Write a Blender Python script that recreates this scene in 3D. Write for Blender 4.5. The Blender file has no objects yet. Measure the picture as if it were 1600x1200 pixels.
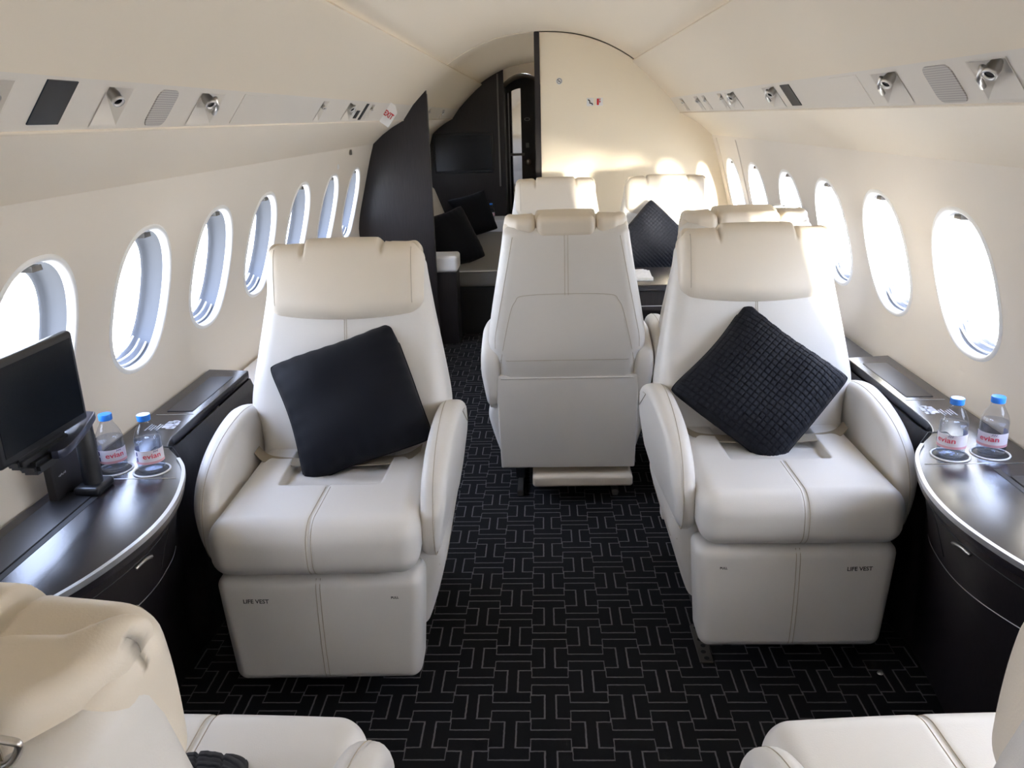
import bpy, bmesh, math, random
from math import sin, cos, pi, radians, sqrt, atan2, exp
from mathutils import Vector, Matrix
from mathutils.bvhtree import BVHTree
random.seed(7)
SC = bpy.context.scene
COL = SC.collection

# ------------------------------------------------------------------ helpers
def link(o, parent=None):
    COL.objects.link(o)
    if parent: o.parent = parent
    return o

def mesh_obj(name, verts, faces, mat, parent=None, smooth=True, sharp=None):
    me = bpy.data.meshes.new(name)
    me.from_pydata([tuple(v) for v in verts], [], faces)
    return fin(name, me, mat, parent, smooth, sharp)

def fin(name, me, mat, parent=None, smooth=True, sharp=None):
    me.validate()
    mats = mat if isinstance(mat, (list, tuple)) else [mat]
    for m in mats: me.materials.append(m)
    if smooth:
        me.polygons.foreach_set('use_smooth', [True]*len(me.polygons))
        if sharp is not None:
            me.set_sharp_from_angle(angle=radians(sharp))
    me.update()
    return link(bpy.data.objects.new(name, me), parent)

def bm_obj(name, bm, mat, parent=None, smooth=True, sharp=None, recalc=True):
    if recalc: bmesh.ops.recalc_face_normals(bm, faces=bm.faces[:])
    me = bpy.data.meshes.new(name); bm.to_mesh(me); bm.free()
    return fin(name, me, mat, parent, smooth, sharp)

def thing(name, label, cat, loc=(0,0,0), rz=0, group=None):
    o = bpy.data.objects.new(name, None); link(o)
    o.empty_display_size = .1
    o.location = loc; o.rotation_euler = (0, 0, rz)
    return tag(o, label, cat, group)

def tag(o, label, cat, group=None):
    o['label'] = label; o['category'] = cat
    if group: o['group'] = group
    return o

def struct(o):
    o['kind'] = 'structure'; return o

def dup(root, loc, rz, label, group=None, rot=None):
    r = root.copy(); COL.objects.link(r); r.location = loc
    r.rotation_euler = rot if rot else (0, 0, rz)
    r['label'] = label
    if group: r['group'] = group
    for ch in list(root.children):
        c = ch.copy(); COL.objects.link(c); c.parent = r
        for g in ch.children:
            d = g.copy(); COL.objects.link(d); d.parent = c
    return r

# --- geometry into bmesh
def axis_samples(h, r, m, k=4):
    out = []
    for i in range(k+1): out.append(-h + r - r*math.tan(radians(45)*(1 - i/k)))
    inner = h - r
    if inner > 1e-5:
        for i in range(1, m): out.append(-inner + 2*inner*i/m)
        for i in range(k+1): out.append(inner + r*math.tan(radians(45)*i/k))
    else:
        for i in range(1, k+1): out.append(inner + r*math.tan(radians(45)*i/k))
    return out

def softbox_bm(hx, hy, hz, r, m=(8, 8, 8), k=4, deform=None, center=(0,0,0)):
    r = min(r, hx*.999, hy*.999, hz*.999)
    H = (hx, hy, hz); S = [axis_samples(H[i], r, m[i], k) for i in range(3)]
    bm = bmesh.new(); cache = {}
    def vert(p):
        key = (round(p[0], 5), round(p[1], 5), round(p[2], 5))
        if key in cache: return cache[key]
        inn = [max(-(H[i]-r), min(H[i]-r, p[i])) for i in range(3)]
        d = Vector([p[i]-inn[i] for i in range(3)])
        q = Vector(inn) + (d.normalized()*r if d.length > 1e-9 else d)
        if deform: q = Vector(deform(q.x, q.y, q.z))
        cache[key] = bm.verts.new(q + Vector(center)); return cache[key]
    for ax in range(3):
        a, b = [(1, 2), (2, 0), (0, 1)][ax]
        for sgn in (-1, 1):
            for i in range(len(S[a])-1):
                for j in range(len(S[b])-1):
                    q = []
                    for (ii, jj) in ((i, j), (i+1, j), (i+1, j+1), (i, j+1)):
                        p = [0, 0, 0]; p[ax] = sgn*H[ax]; p[a] = S[a][ii]; p[b] = S[b][jj]
                        q.append(vert(p))
                    if sgn < 0: q.reverse()
                    if len(set(q)) == 4: bm.faces.new(q)
    return bm

def softbox(name, size, r, mat, parent=None, center=(0,0,0), m=(6,6,6), k=4, deform=None, smooth=True):
    bm = softbox_bm(size[0]/2, size[1]/2, size[2]/2, r, m, k, deform, center)
    return bm_obj(name, bm, mat, parent, smooth, recalc=False)

def box_into(bm, x0, x1, y0, y1, z0, z1, bev=0, M=None):
    r = bmesh.ops.create_cube(bm, size=1)
    vs = r['verts']
    for v in vs:
        v.co = Vector((x0+(v.co.x+.5)*(x1-x0), y0+(v.co.y+.5)*(y1-y0), z0+(v.co.z+.5)*(z1-z0)))
    if bev:
        es = list({e for v in vs for e in v.link_edges})
        g = bmesh.ops.bevel(bm, geom=es, offset=bev, segments=2, affect='EDGES')
        vs = list({v for f in g['faces'] for v in f.verts} | {v for v in vs if v.is_valid})
    if M:
        for v in vs: v.co = M @ v.co
    return vs

def box(name, x0, x1, y0, y1, z0, z1, mat, parent=None, bev=0.003, M=None):
    bm = bmesh.new(); box_into(bm, x0, x1, y0, y1, z0, z1, bev, M)
    return bm_obj(name, bm, mat, parent, True, 40)

def circ_smooth(pts, n, closed=True):
    """Catmull-Rom through 2D/3D points"""
    P = [Vector(p) for p in pts]; N = len(P); out = []
    segs = N if closed else N-1
    for i in range(segs):
        if closed: a, b, c, d = P[(i-1) % N], P[i], P[(i+1) % N], P[(i+2) % N]
        else: a, b, c, d = P[max(i-1, 0)], P[i], P[i+1], P[min(i+2, N-1)]
        for j in range(n):
            t = j/n
            out.append(.5*((2*b) + (c-a)*t + (2*a-5*b+4*c-d)*t*t + (3*b-a-3*c+d)*t**3))
    if not closed: out.append(P[-1])
    return out

def area2(p): return sum(p[i].x*p[(i+1) % len(p)].y - p[(i+1) % len(p)].x*p[i].y for i in range(len(p)))

def inset_loop(p, d):
    n = len(p); out = []
    for i in range(n):
        e1 = (p[i]-p[i-1]); e2 = (p[(i+1) % n]-p[i])
        n1 = Vector((-e1.y, e1.x)); n2 = Vector((-e2.y, e2.x))
        if n1.length > 1e-9: n1.normalize()
        if n2.length > 1e-9: n2.normalize()
        nn = (n1+n2)
        if nn.length > 1e-6: nn.normalize()
        out.append(p[i] + nn*d)
    return out

def prism_bm(profile, w0, w1, r, mapf, k=4, bm=None, deform=None, mid=1):
    """profile: list of 2D Vectors (closed). extruded from w0 to w1 with rounded rims. mapf(u,v,w)->xyz"""
    p = [Vector(q) for q in profile]
    if area2(p) < 0: p.reverse()
    bm = bm or bmesh.new(); rows = []
    layers = []
    if r > 0:
        for i in range(k+1):
            a = pi/2*i/k; layers.append((w0 + r*(1-sin(a)), r*(1-cos(a)) )) if False else None
        for i in range(k+1):
            a = pi/2*i/k; layers.append((w0 + r*(1-cos(a)), r*(1-sin(a))))
        for i in range(1, mid): layers.append((w0+r+(w1-w0-2*r)*i/mid, 0))
        for i in range(k+1):
            a = pi/2*(1-i/k); layers.append((w1 - r*(1-cos(a)), r*(1-sin(a))))
    else:
        layers = [(w0+(w1-w0)*i/mid, 0) for i in range(mid+1)]
    for w, ins in layers:
        q = inset_loop(p, ins) if ins > 1e-9 else p
        row = []
        for v in q:
            c = Vector(mapf(v.x, v.y, w))
            if deform: c = Vector(deform(*c))
            row.append(bm.verts.new(c))
        rows.append(row)
    n = len(p)
    for a, b in zip(rows[:-1], rows[1:]):
        for i in range(n):
            j = (i+1) % n
            bm.faces.new((a[i], a[j], b[j], b[i]))
    bm.faces.new(list(reversed(rows[0]))); bm.faces.new(rows[-1])
    return bm

def prism(name, profile, w0, w1, r, mapf, mat, parent=None, k=4, deform=None, mid=1, smooth=True, sharp=35):
    return bm_obj(name, prism_bm(profile, w0, w1, r, mapf, k, None, deform, mid), mat, parent, smooth, sharp)

XM = lambda u, v, w: (w, u, v)     # profile in YZ, extruded along X
YM = lambda u, v, w: (u, w, v)     # profile in XZ, extruded along Y
ZM = lambda u, v, w: (u, v, w)     # profile in XY, extruded along Z

def rrect(x0, x1, y0, y1, r, n=6):
    r = min(r, (x1-x0)/2*.999, (y1-y0)/2*.999); out = []
    for cx, cy, a0 in ((x1-r, y1-r, 0), (x0+r, y1-r, 90), (x0+r, y0+r, 180), (x1-r, y0+r, 270)):
        for i in range(n+1):
            a = radians(a0 + 90*i/n); out.append(Vector((cx+r*cos(a), cy+r*sin(a))))
    return out

def loft_bm(sections, n=6, mapf=None, sub=3):
    """sections (h, x0, x1, y0, y1, r): rounded rects stacked along h, smoothed between"""
    S = [Vector(s) if False else list(s) for s in sections]
    rows_par = []
    N = len(S)
    for i in range(N-1):
        a, b, c, d = S[max(i-1, 0)], S[i], S[i+1], S[min(i+2, N-1)]
        for j in range(sub):
            t = j/sub
            rows_par.append([.5*((2*b[q]) + (c[q]-a[q])*t + (2*a[q]-5*b[q]+4*c[q]-d[q])*t*t + (3*b[q]-a[q]-3*c[q]+d[q])*t**3) for q in range(6)])
    rows_par.append(S[-1])
    bm = bmesh.new(); rows = []
    for h, x0, x1, y0, y1, r in rows_par:
        lp = rrect(x0, x1, y0, y1, max(r, .001), n)
        # add intermediate points on long sides for shading
        rows.append([bm.verts.new(mapf(v.x, v.y, h) if mapf else (v.x, v.y, h)) for v in lp])
    k = len(rows[0])
    for a, b in zip(rows[:-1], rows[1:]):
        for i in range(k):
            j = (i+1) % k
            bm.faces.new((a[i], a[j], b[j], b[i]))
    bm.faces.new(list(reversed(rows[0]))); bm.faces.new(rows[-1])
    return bm

def tube_bm(pts, r, n=8, bm=None, closed=False):
    bm = bm or bmesh.new()
    P = [Vector(p) for p in pts]; rows = []; up = None
    for i, p in enumerate(P):
        if closed: t = P[(i+1) % len(P)] - P[i-1]
        else: t = P[min(i+1, len(P)-1)] - P[max(i-1, 0)]
        if t.length < 1e-9: t = Vector((0, 0, 1))
        t.normalize()
        if up is None:
            up = Vector((0, 0, 1)) if abs(t.z) < .9 else Vector((1, 0, 0))
        a = t.cross(up)
        if a.length < 1e-6: a = t.orthogonal()
        a.normalize(); b = a.cross(t).normalized(); up = b
        rows.append([bm.verts.new(p + a*(r*cos(2*pi*j/n)) + b*(r*sin(2*pi*j/n))) for j in range(n)])
    rr = list(zip(rows[:-1], rows[1:])) + ([(rows[-1], rows[0])] if closed else [])
    for a, b in rr:
        for j in range(n):
            bm.faces.new((a[j], a[(j+1) % n], b[(j+1) % n], b[j]))
    if not closed:
        bm.faces.new(list(reversed(rows[0]))); bm.faces.new(rows[-1])
    return bm

def tube(name, pts, r, mat, parent=None, n=8, closed=False):
    return bm_obj(name, tube_bm(pts, r, n, None, closed), mat, parent)

def lathe_bm(prof, n=32, bm=None, c=(0,0,0)):
    bm = bm or bmesh.new(); rows = []
    for r, z in prof:
        rows.append([bm.verts.new((c[0]+max(r, 1e-5)*cos(2*pi*j/n), c[1]+max(r, 1e-5)*sin(2*pi*j/n), c[2]+z)) for j in range(n)])
    for a, b in zip(rows[:-1], rows[1:]):
        for j in range(n):
            bm.faces.new((a[j], a[(j+1) % n], b[(j+1) % n], b[j]))
    return bm

def lathe(name, prof, mat, parent=None, n=32, c=(0,0,0), sharp=None, M=None):
    bm = lathe_bm(prof, n, None, c)
    if M:
        for v in bm.verts: v.co = M @ v.co
    return bm_obj(name, bm, mat, parent, True, sharp)

def snap_lines(target_objs, lines, direction, r, name, mat, parent, lift=.0003, n=6):
    """tubes laid on the surface: each line is a list of 3D points cast along direction on to the target meshes"""
    trees = []; o = None
    for q in target_objs:
        b = bmesh.new(); b.from_mesh(q.data); trees.append(BVHTree.FromBMesh(b)); b.free()
    dd = direction
    for ln in lines:                      # every stitched line is a mesh of its own
        pts = []
        for p in ln:
            p = Vector(p); d = Vector(dd(p) if callable(dd) else dd).normalized(); best = None
            for t in trees:
                loc, nor, idx, dist = t.ray_cast(p, d)
                if loc is not None and (best is None or dist < best[1]): best = (loc, dist)
            if best: pts.append(best[0] - d*lift)
        if len(pts) > 1: o = bm_obj(name, tube_bm(pts, r, n), mat, parent)
    return o

def seg(a, b, n=16):
    a = Vector(a); b = Vector(b)
    return [a.lerp(b, i/n) for i in range(n+1)]

def text_obj(name, txt, size, mat, parent=None, M=None, wrap=None, align='CENTER', extrude=.0002, bold=.0):
    cu = bpy.data.curves.new(name, 'FONT'); cu.body = txt; cu.size = size
    cu.align_x = align; cu.align_y = 'CENTER'; cu.extrude = extrude; cu.offset = bold
    cu.resolution_u = 3
    tmp = bpy.data.objects.new(name, cu); COL.objects.link(tmp)
    bpy.context.view_layer.update()
    dg = bpy.context.evaluated_depsgraph_get()
    me = bpy.data.meshes.new_from_object(tmp.evaluated_get(dg))
    bpy.data.objects.remove(tmp)
    me.name = name
    for v in me.vertices:
        c = v.co.copy()
        if wrap: c = Vector(wrap(c))
        if M: c = M @ c
        v.co = c
    me.materials.clear()
    return fin(name, me, mat, parent, False)

# ------------------------------------------------------------------ materials
def nodes(name):
    m = bpy.data.materials.new(name); m.use_nodes = True
    nt = m.node_tree; b = nt.nodes['Principled BSDF']
    return m, nt, b

def srgb(r, g, b):
    f = lambda c: (c/255/12.92) if c/255 <= .04045 else ((c/255+.055)/1.055)**2.4
    return (f(r), f(g), f(b), 1)

def plain(name, col, rough=.5, metal=0, spec=.5, bump=0, bscale=200, var=0, vscale=8, coat=0, sheen=0):
    m, nt, b = nodes(name)
    b.inputs['Base Color'].default_value = col
    b.inputs['Roughness'].default_value = rough
    b.inputs['Metallic'].default_value = metal
    b.inputs['Specular IOR Level'].default_value = spec
    b.inputs['Coat Weight'].default_value = coat
    b.inputs['Sheen Weight'].default_value = sheen
    tc = nt.nodes.new('ShaderNodeTexCoord')
    if bump:
        n = nt.nodes.new('ShaderNodeTexNoise'); n.inputs['Scale'].default_value = bscale; n.inputs['Detail'].default_value = 4
        bp = nt.nodes.new('ShaderNodeBump'); bp.inputs['Strength'].default_value = bump; bp.inputs['Distance'].default_value = .002
        nt.links.new(tc.outputs['Object'], n.inputs['Vector']); nt.links.new(n.outputs['Fac'], bp.inputs['Height'])
        nt.links.new(bp.outputs['Normal'], b.inputs['Normal'])
    if var:
        n = nt.nodes.new('ShaderNodeTexNoise'); n.inputs['Scale'].default_value = vscale; n.inputs['Detail'].default_value = 3
        mx = nt.nodes.new('ShaderNodeMix'); mx.data_type = 'RGBA'
        nt.links.new(tc.outputs['Object'], n.inputs['Vector']); nt.links.new(n.outputs['Fac'], mx.inputs['Factor'])
        mx.inputs[6].default_value = [c*(1-var) for c in col[:3]]+[1]
        mx.inputs[7].default_value = [min(1, c*(1+var)) for c in col[:3]]+[1]
        nt.links.new(mx.outputs[2], b.inputs['Base Color'])
    return m

M_LEATHER = plain('cream leather', srgb(216, 213, 208), .42, bump=.12, bscale=420, var=.03, vscale=5, sheen=.05)
M_LEATHER_WARMLIT = plain('warm-lit cream leather', srgb(218, 208, 192), .45, bump=.12, bscale=420, var=.03, vscale=5)  # same leather with the warm ceiling light put into its colour
M_STITCH = plain('beige stitching', srgb(176, 166, 148), .7)
M_WALL = plain('warm white sidewall fabric', srgb(221, 212, 198), .7, bump=.05, bscale=300, var=.015, vscale=3)
M_VAL = plain('cream overhead panel leather', srgb(224, 212, 192), .55, bump=.05, bscale=300)
M_PSU = plain('light grey service panel', srgb(216, 209, 198), .5)
M_CEIL = plain('off white ceiling fabric', srgb(228, 216, 196), .75, bump=.04, bscale=300)
M_CREAM = plain('cream bulkhead covering', srgb(240, 229, 206), .7, bump=.04, bscale=250)
M_WHITE = plain('white plastic', srgb(232, 232, 230), .35)
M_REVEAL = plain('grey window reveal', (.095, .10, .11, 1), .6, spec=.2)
M_LIP = plain('white window surround', srgb(235, 234, 230), .4)
M_BLACK = plain('black plastic', (.012, .013, .016, 1), .35)
M_SATIN = plain('dark satin metal', (.03, .035, .06, 1), .28, metal=.3)
M_SCREEN = plain('dark glossy screen', (.004, .006, .010, 1), .22, coat=.0, spec=.5)
M_CHROME = plain('brushed nickel', (.62, .60, .57, 1), .28, metal=1)
M_DMETAL = plain('dull grey metal', (.22, .21, .2, 1), .4, metal=.9)
M_TRIM = plain('satin aluminium trim', (.62, .62, .63, 1), .35, metal=.9)
M_NAVY = plain('navy satin pillow cloth', (.0022, .0030, .0068, 1), .75, spec=.2, bump=.25, bscale=500, sheen=.04)
M_QUILT = plain('navy quilted pillow cloth', (.0032, .0045, .0095, 1), .7, spec=.25, bump=.2, bscale=500, sheen=.04)
M_GREY = plain('grey divan fabric', srgb(128, 126, 124), .9, bump=.3, bscale=500, var=.06, vscale=200)
M_DARKBASE = plain('dark plinth', (.008, .008, .009, 1), .6)
M_RED = plain('red print', srgb(196, 30, 40), .5)
M_INK = plain('black print', (.015, .015, .017, 1), .6)
M_MARK = plain('pale grey marking', (.55, .56, .6, 1), .5)
M_BLUECAP = plain('blue bottle cap', (.03, .22, .78, 1), .35)
M_PINK = plain('pink print', srgb(226, 80, 110), .5)
M_LABEL = plain('bottle label film', srgb(232, 228, 238), .4)
M_LABELB = plain('pink label band', srgb(222, 170, 182), .4)
M_BARS = plain('navy bottle print', srgb(40, 50, 120), .4)
M_STRAP = plain('taupe belt webbing', srgb(150, 140, 122), .8, bump=.4, bscale=900)
M_PAPER = plain('newspaper print', srgb(225, 222, 216), .7, var=.25, vscale=60)
M_MIRROR = plain('mirror glass', (.75, .76, .78, 1), .04, metal=1)
M_PANEL_B = plain('dark blue display glass', (.007, .012, .022, 1), .25, spec=.25)
M_LENS = plain('dark lens', (.01, .01, .012, 1), .1)

def wood_mat():
    m, nt, b = nodes('dark stained wood veneer')
    tc = nt.nodes.new('ShaderNodeTexCoord'); mp = nt.nodes.new('ShaderNodeMapping')
    mp.inputs['Scale'].default_value = (60, 60, 3)
    n = nt.nodes.new('ShaderNodeTexNoise'); n.inputs['Scale'].default_value = 3; n.inputs['Detail'].default_value = 6
    r = nt.nodes.new('ShaderNodeValToRGB')
    r.color_ramp.elements[0].position = .3; r.color_ramp.elements[0].color = (.0085, .0070, .0080, 1)
    r.color_ramp.elements[1].position = .75; r.color_ramp.elements[1].color = (.024, .018, .020, 1)
    nt.links.new(tc.outputs['Object'], mp.inputs['Vector']); nt.links.new(mp.outputs['Vector'], n.inputs['Vector'])
    nt.links.new(n.outputs['Fac'], r.inputs['Fac']); nt.links.new(r.outputs['Color'], b.inputs['Base Color'])
    b.inputs['Roughness'].default_value = .36
    return m
M_WOOD = wood_mat()
M_TOP = plain('dark veneer worktop', (.014, .012, .016, 1), .24, spec=.8, bump=.05, bscale=150, var=.2, vscale=40)
M_LID = plain('matt dark lid', (.018, .017, .019, 1), .38, bump=.04, bscale=200)

def carpet_mat():
    m, nt, b = nodes('black carpet with grey interlocking pattern')
    L = nt.links
    def val(x):
        return x
    def mt(op, a, bb=None, c=None):
        n = nt.nodes.new('ShaderNodeMath'); n.operation = op
        for i, q in enumerate((a, bb, c)):
            if q is None: continue
            if isinstance(q, (int, float)): n.inputs[i].default_value = q
            else: L.new(q, n.inputs[i])
        return n.outputs[0]
    tc = nt.nodes.new('ShaderNodeTexCoord'); sp = nt.nodes.new('ShaderNodeSeparateXYZ')
    # slight wobble of the tufted lines
    nz = nt.nodes.new('ShaderNodeTexNoise'); nz.inputs['Scale'].default_value = 90; nz.inputs['Detail'].default_value = 3
    L.new(tc.outputs['Object'], nz.inputs['Vector'])
    ad = nt.nodes.new('ShaderNodeVectorMath'); ad.operation = 'MULTIPLY_ADD'
    sb = nt.nodes.new('ShaderNodeVectorMath'); sb.operation = 'SUBTRACT'; sb.inputs[1].default_value = (.5, .5, .5)
    L.new(nz.outputs['Color'], sb.inputs[0]); L.new(sb.outputs[0], ad.inputs[0]); ad.inputs[1].default_value = (.003, .003, 0)
    L.new(tc.outputs['Object'], ad.inputs[2]); L.new(ad.outputs[0], sp.inputs[0])
    W, P, T, TB = .099, .198, .029, .040
    H = P - .031
    x = mt('ADD', sp.outputs[0], .049 + .099*60)
    y = mt('ADD', sp.outputs[1], -1.635 + P*40)
    k = mt('FLOOR', mt('DIVIDE', x, W))
    xl = mt('ABSOLUTE', mt('SUBTRACT', mt('MODULO', x, W), W/2))
    # column -1 (x centre -.0985) -> index 59 : odd gets no offset
    par = mt('MODULO', mt('ADD', k, 1), 2)
    y2 = mt('ADD', mt('ADD', y, P/2), mt('MULTIPLY', par, P/2))
    yl = mt('ABSOLUTE', mt('SUBTRACT', mt('MODULO', y2, P), P/2))
    d1 = mt('MAXIMUM', mt('SUBTRACT', xl, W/2), mt('SUBTRACT', mt('ABSOLUTE', mt('SUBTRACT', yl, H/2-TB/2)), TB/2))
    d2 = mt('MAXIMUM', mt('SUBTRACT', xl, T/2), mt('SUBTRACT', yl, H/2-TB/2))
    d = mt('ABSOLUTE', mt('MINIMUM', d1, d2))
    ln = nt.nodes.new('ShaderNodeMapRange'); ln.interpolation_type = 'SMOOTHSTEP'
    L.new(d, ln.inputs['Value'])
    ln.inputs['From Min'].default_value = .0010; ln.inputs['From Max'].default_value = .0030
    ln.inputs['To Min'].default_value = 1; ln.inputs['To Max'].default_value = 0
    fz = nt.nodes.new('ShaderNodeTexNoise'); fz.inputs['Scale'].default_value = 700; fz.inputs['Detail'].default_value = 2
    L.new(tc.outputs['Object'], fz.inputs['Vector'])
    mx = nt.nodes.new('ShaderNodeMix'); mx.data_type = 'RGBA'
    mx.inputs[6].default_value = (.0085, .0085, .0095, 1); mx.inputs[7].default_value = (.150, .144, .150, 1)
    L.new(mt('MULTIPLY', ln.outputs[0], mt('ADD', mt('MULTIPLY', fz.outputs['Fac'], 1.2), .3)), mx.inputs['Factor'])
    L.new(mx.outputs[2], b.inputs['Base Color'])
    b.inputs['Roughness'].default_value = .95; b.inputs['Specular IOR Level'].default_value = .15
    bp = nt.nodes.new('ShaderNodeBump'); bp.inputs['Strength'].default_value = .6; bp.inputs['Distance'].default_value = .003
    L.new(mt('ADD', fz.outputs['Fac'], mt('MULTIPLY', ln.outputs[0], .6)), bp.inputs['Height']); L.new(bp.outputs['Normal'], b.inputs['Normal'])
    return m
M_CARPET = carpet_mat()

def glass_mat(name, tint=(1, 1, 1, 1), refl=.06, fres=1.45):
    m = bpy.data.materials.new(name); m.use_nodes = True; nt = m.node_tree
    nt.nodes.remove(nt.nodes['Principled BSDF'])
    out = nt.nodes['Material Output']
    t = nt.nodes.new('ShaderNodeBsdfTransparent'); t.inputs[0].default_value = tint
    g = nt.nodes.new('ShaderNodeBsdfGlossy'); g.inputs['Roughness'].default_value = .05
    lw = nt.nodes.new('ShaderNodeLayerWeight'); lw.inputs['Blend'].default_value = .5
    pw = nt.nodes.new('ShaderNodeMath'); pw.operation = 'POWER'; pw.inputs[1].default_value = 4.0
    ml = nt.nodes.new('ShaderNodeMath'); ml.operation = 'MULTIPLY_ADD'; ml.inputs[1].default_value = (fres-1)*1.2; ml.inputs[2].default_value = (fres-1)*.08
    nt.links.new(lw.outputs['Facing'], pw.inputs[0]); nt.links.new(pw.outputs[0], ml.inputs[0])
    mx = nt.nodes.new('ShaderNodeMixShader')
    nt.links.new(ml.outputs[0], mx.inputs[0]); nt.links.new(t.outputs[0], mx.inputs[1]); nt.links.new(g.outputs[0], mx.inputs[2])
    nt.links.new(mx.outputs[0], out.inputs['Surface'])
    return m
M_PANE = glass_mat('clear window pane', (.97, .98, .99, 1), fres=1.25)
def added_blind_mat():  # for the blinds added on unseen windows to soften their light
    m = bpy.data.materials.new('translucent added blind'); m.use_nodes = True; nt = m.node_tree
    nt.nodes.remove(nt.nodes['Principled BSDF'])
    t = nt.nodes.new('ShaderNodeBsdfTranslucent'); t.inputs[0].default_value = (.45, .45, .46, 1)
    nt.links.new(t.outputs[0], nt.nodes['Material Output'].inputs['Surface'])
    return m
M_ADDED_BLIND = added_blind_mat()
M_BOTTLE = glass_mat('clear bottle plastic', (.90, .92, .96, 1), fres=1.5)
M_WATER = glass_mat('water', (.86, .89, .95, 1), fres=1.33)

def grille_mat():
    m, nt, b = nodes('perforated speaker cloth')
    tc = nt.nodes.new('ShaderNodeTexCoord'); w = nt.nodes.new('ShaderNodeTexVoronoi'); w.inputs['Scale'].default_value = 420
    w.inputs['Randomness'].default_value = 0
    r = nt.nodes.new('ShaderNodeValToRGB'); r.color_ramp.elements[0].position = .25; r.color_ramp.elements[1].position = .4
    r.color_ramp.elements[0].color = (.30, .28, .26, 1); r.color_ramp.elements[1].color = (.52, .49, .45, 1)
    w.voronoi_dimensions = '2D'; sx = nt.nodes.new('ShaderNodeSeparateXYZ'); cx = nt.nodes.new('ShaderNodeCombineXYZ')
    nt.links.new(tc.outputs['Object'], sx.inputs[0]); nt.links.new(sx.outputs[1], cx.inputs[0]); nt.links.new(sx.outputs[2], cx.inputs[1])
    w.inputs['Scale'].default_value = 230
    nt.links.new(cx.outputs[0], w.inputs['Vector']); nt.links.new(w.outputs['Distance'], r.inputs['Fac'])
    nt.links.new(r.outputs['Color'], b.inputs['Base Color']); b.inputs['Roughness'].default_value = .7
    return m
M_GRILLE = grille_mat()

# ------------------------------------------------------------------ camera
F = 1290.0
dY = Vector((45, 419, -F)).normalized()
R0 = .016
up = Vector((-sin(R0), cos(R0), 0)); up = (up - dY*up.dot(dY)).normalized()
dX = dY.cross(up)
camM = Matrix((dX, dY, up))        # rows: camera coordinates of the world axes (world from camera)
cam = bpy.data.cameras.new('camera'); cam.sensor_width = 36; cam.sensor_fit = 'HORIZONTAL'; cam.lens = F/1600*36
cam.clip_start = .02; cam.clip_end = 100
co = bpy.data.objects.new('camera', cam); COL.objects.link(co)
mw = camM.to_4x4(); mw.translation = Vector((0, 0, 1.42)); co.matrix_world = mw
SC.camera = co

# ------------------------------------------------------------------ cabin shell
Y0, Y1, YEND = -2.3, 5.2, 9.6
def ceil_z(x): return 1.888 - .172*(abs(x)/.56)**2.3
WALLP = [(0.0, 1.00), (.15, 1.045), (.40, 1.095), (.60, 1.122), (.67, 1.145), (.74, 1.156), (.80, 1.152), (.88, 1.136), (.96, 1.114), (1.06, 1.087), (1.16, 1.060), (1.22, 1.043), (1.283, 1.022), (1.35, 1.0)]
def wall_x(z):
    for (z0, x0), (z1, x1) in zip(WALLP[:-1], WALLP[1:]):
        if z <= z1:
            t = (z-z0)/(z1-z0); return x0 + (x1-x0)*t
    return WALLP[-1][1]
def wall_xs(z):
    return sum(wall_x(max(0, min(1.35, z+d))) for d in (-.04, -.02, 0, .02, .04))/5

# floor
fl = mesh_obj('floor', [(-1.02, Y0, 0), (1.02, Y0, 0), (1.02, YEND, 0), (-1.02, YEND, 0), (-1.02, Y0, -.03), (1.02, Y0, -.03), (1.02, YEND, -.03), (-1.02, YEND, -.03)],
         [(0, 1, 2, 3), (7, 6, 5, 4), (0, 4, 5, 1), (1, 5, 6, 2), (2, 6, 7, 3), (3, 7, 4, 0)], M_CARPET, None, False)
struct(fl)

# ceiling : arched vault
def vault(name, y0, y1, mat, zf=ceil_z, hx=.575, th=.02):
    bm = bmesh.new(); n = 40; rows = []
    for yy in (y0, y1):
        lo = []; hi = []
        for i in range(n+1):
            x = -hx + 2*hx*i/n
            lo.append(bm.verts.new((x, yy, zf(x)))); hi.append(bm.verts.new((x, yy, zf(x)+th)))
        rows.append((lo, hi))
    (l0, h0), (l1, h1) = rows
    for i in range(n):
        bm.faces.new((l0[i], l0[i+1], l1[i+1], l1[i])); bm.faces.new((h0[i], h1[i], h1[i+1], h0[i+1]))
        bm.faces.new((l0[i], h0[i], h0[i+1], l0[i+1])); bm.faces.new((l1[i], l1[i+1], h1[i+1], h1[i]))
    bm.faces.new((l0[0], l1[0], h1[0], h0[0])); bm.faces.new((l0[n], h0[n], h1[n], l1[n]))
    return bm_obj(name, bm, mat, None, True, 40)
struct(vault('ceiling', Y0, 8.12, M_CEIL, hx=.60))

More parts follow.
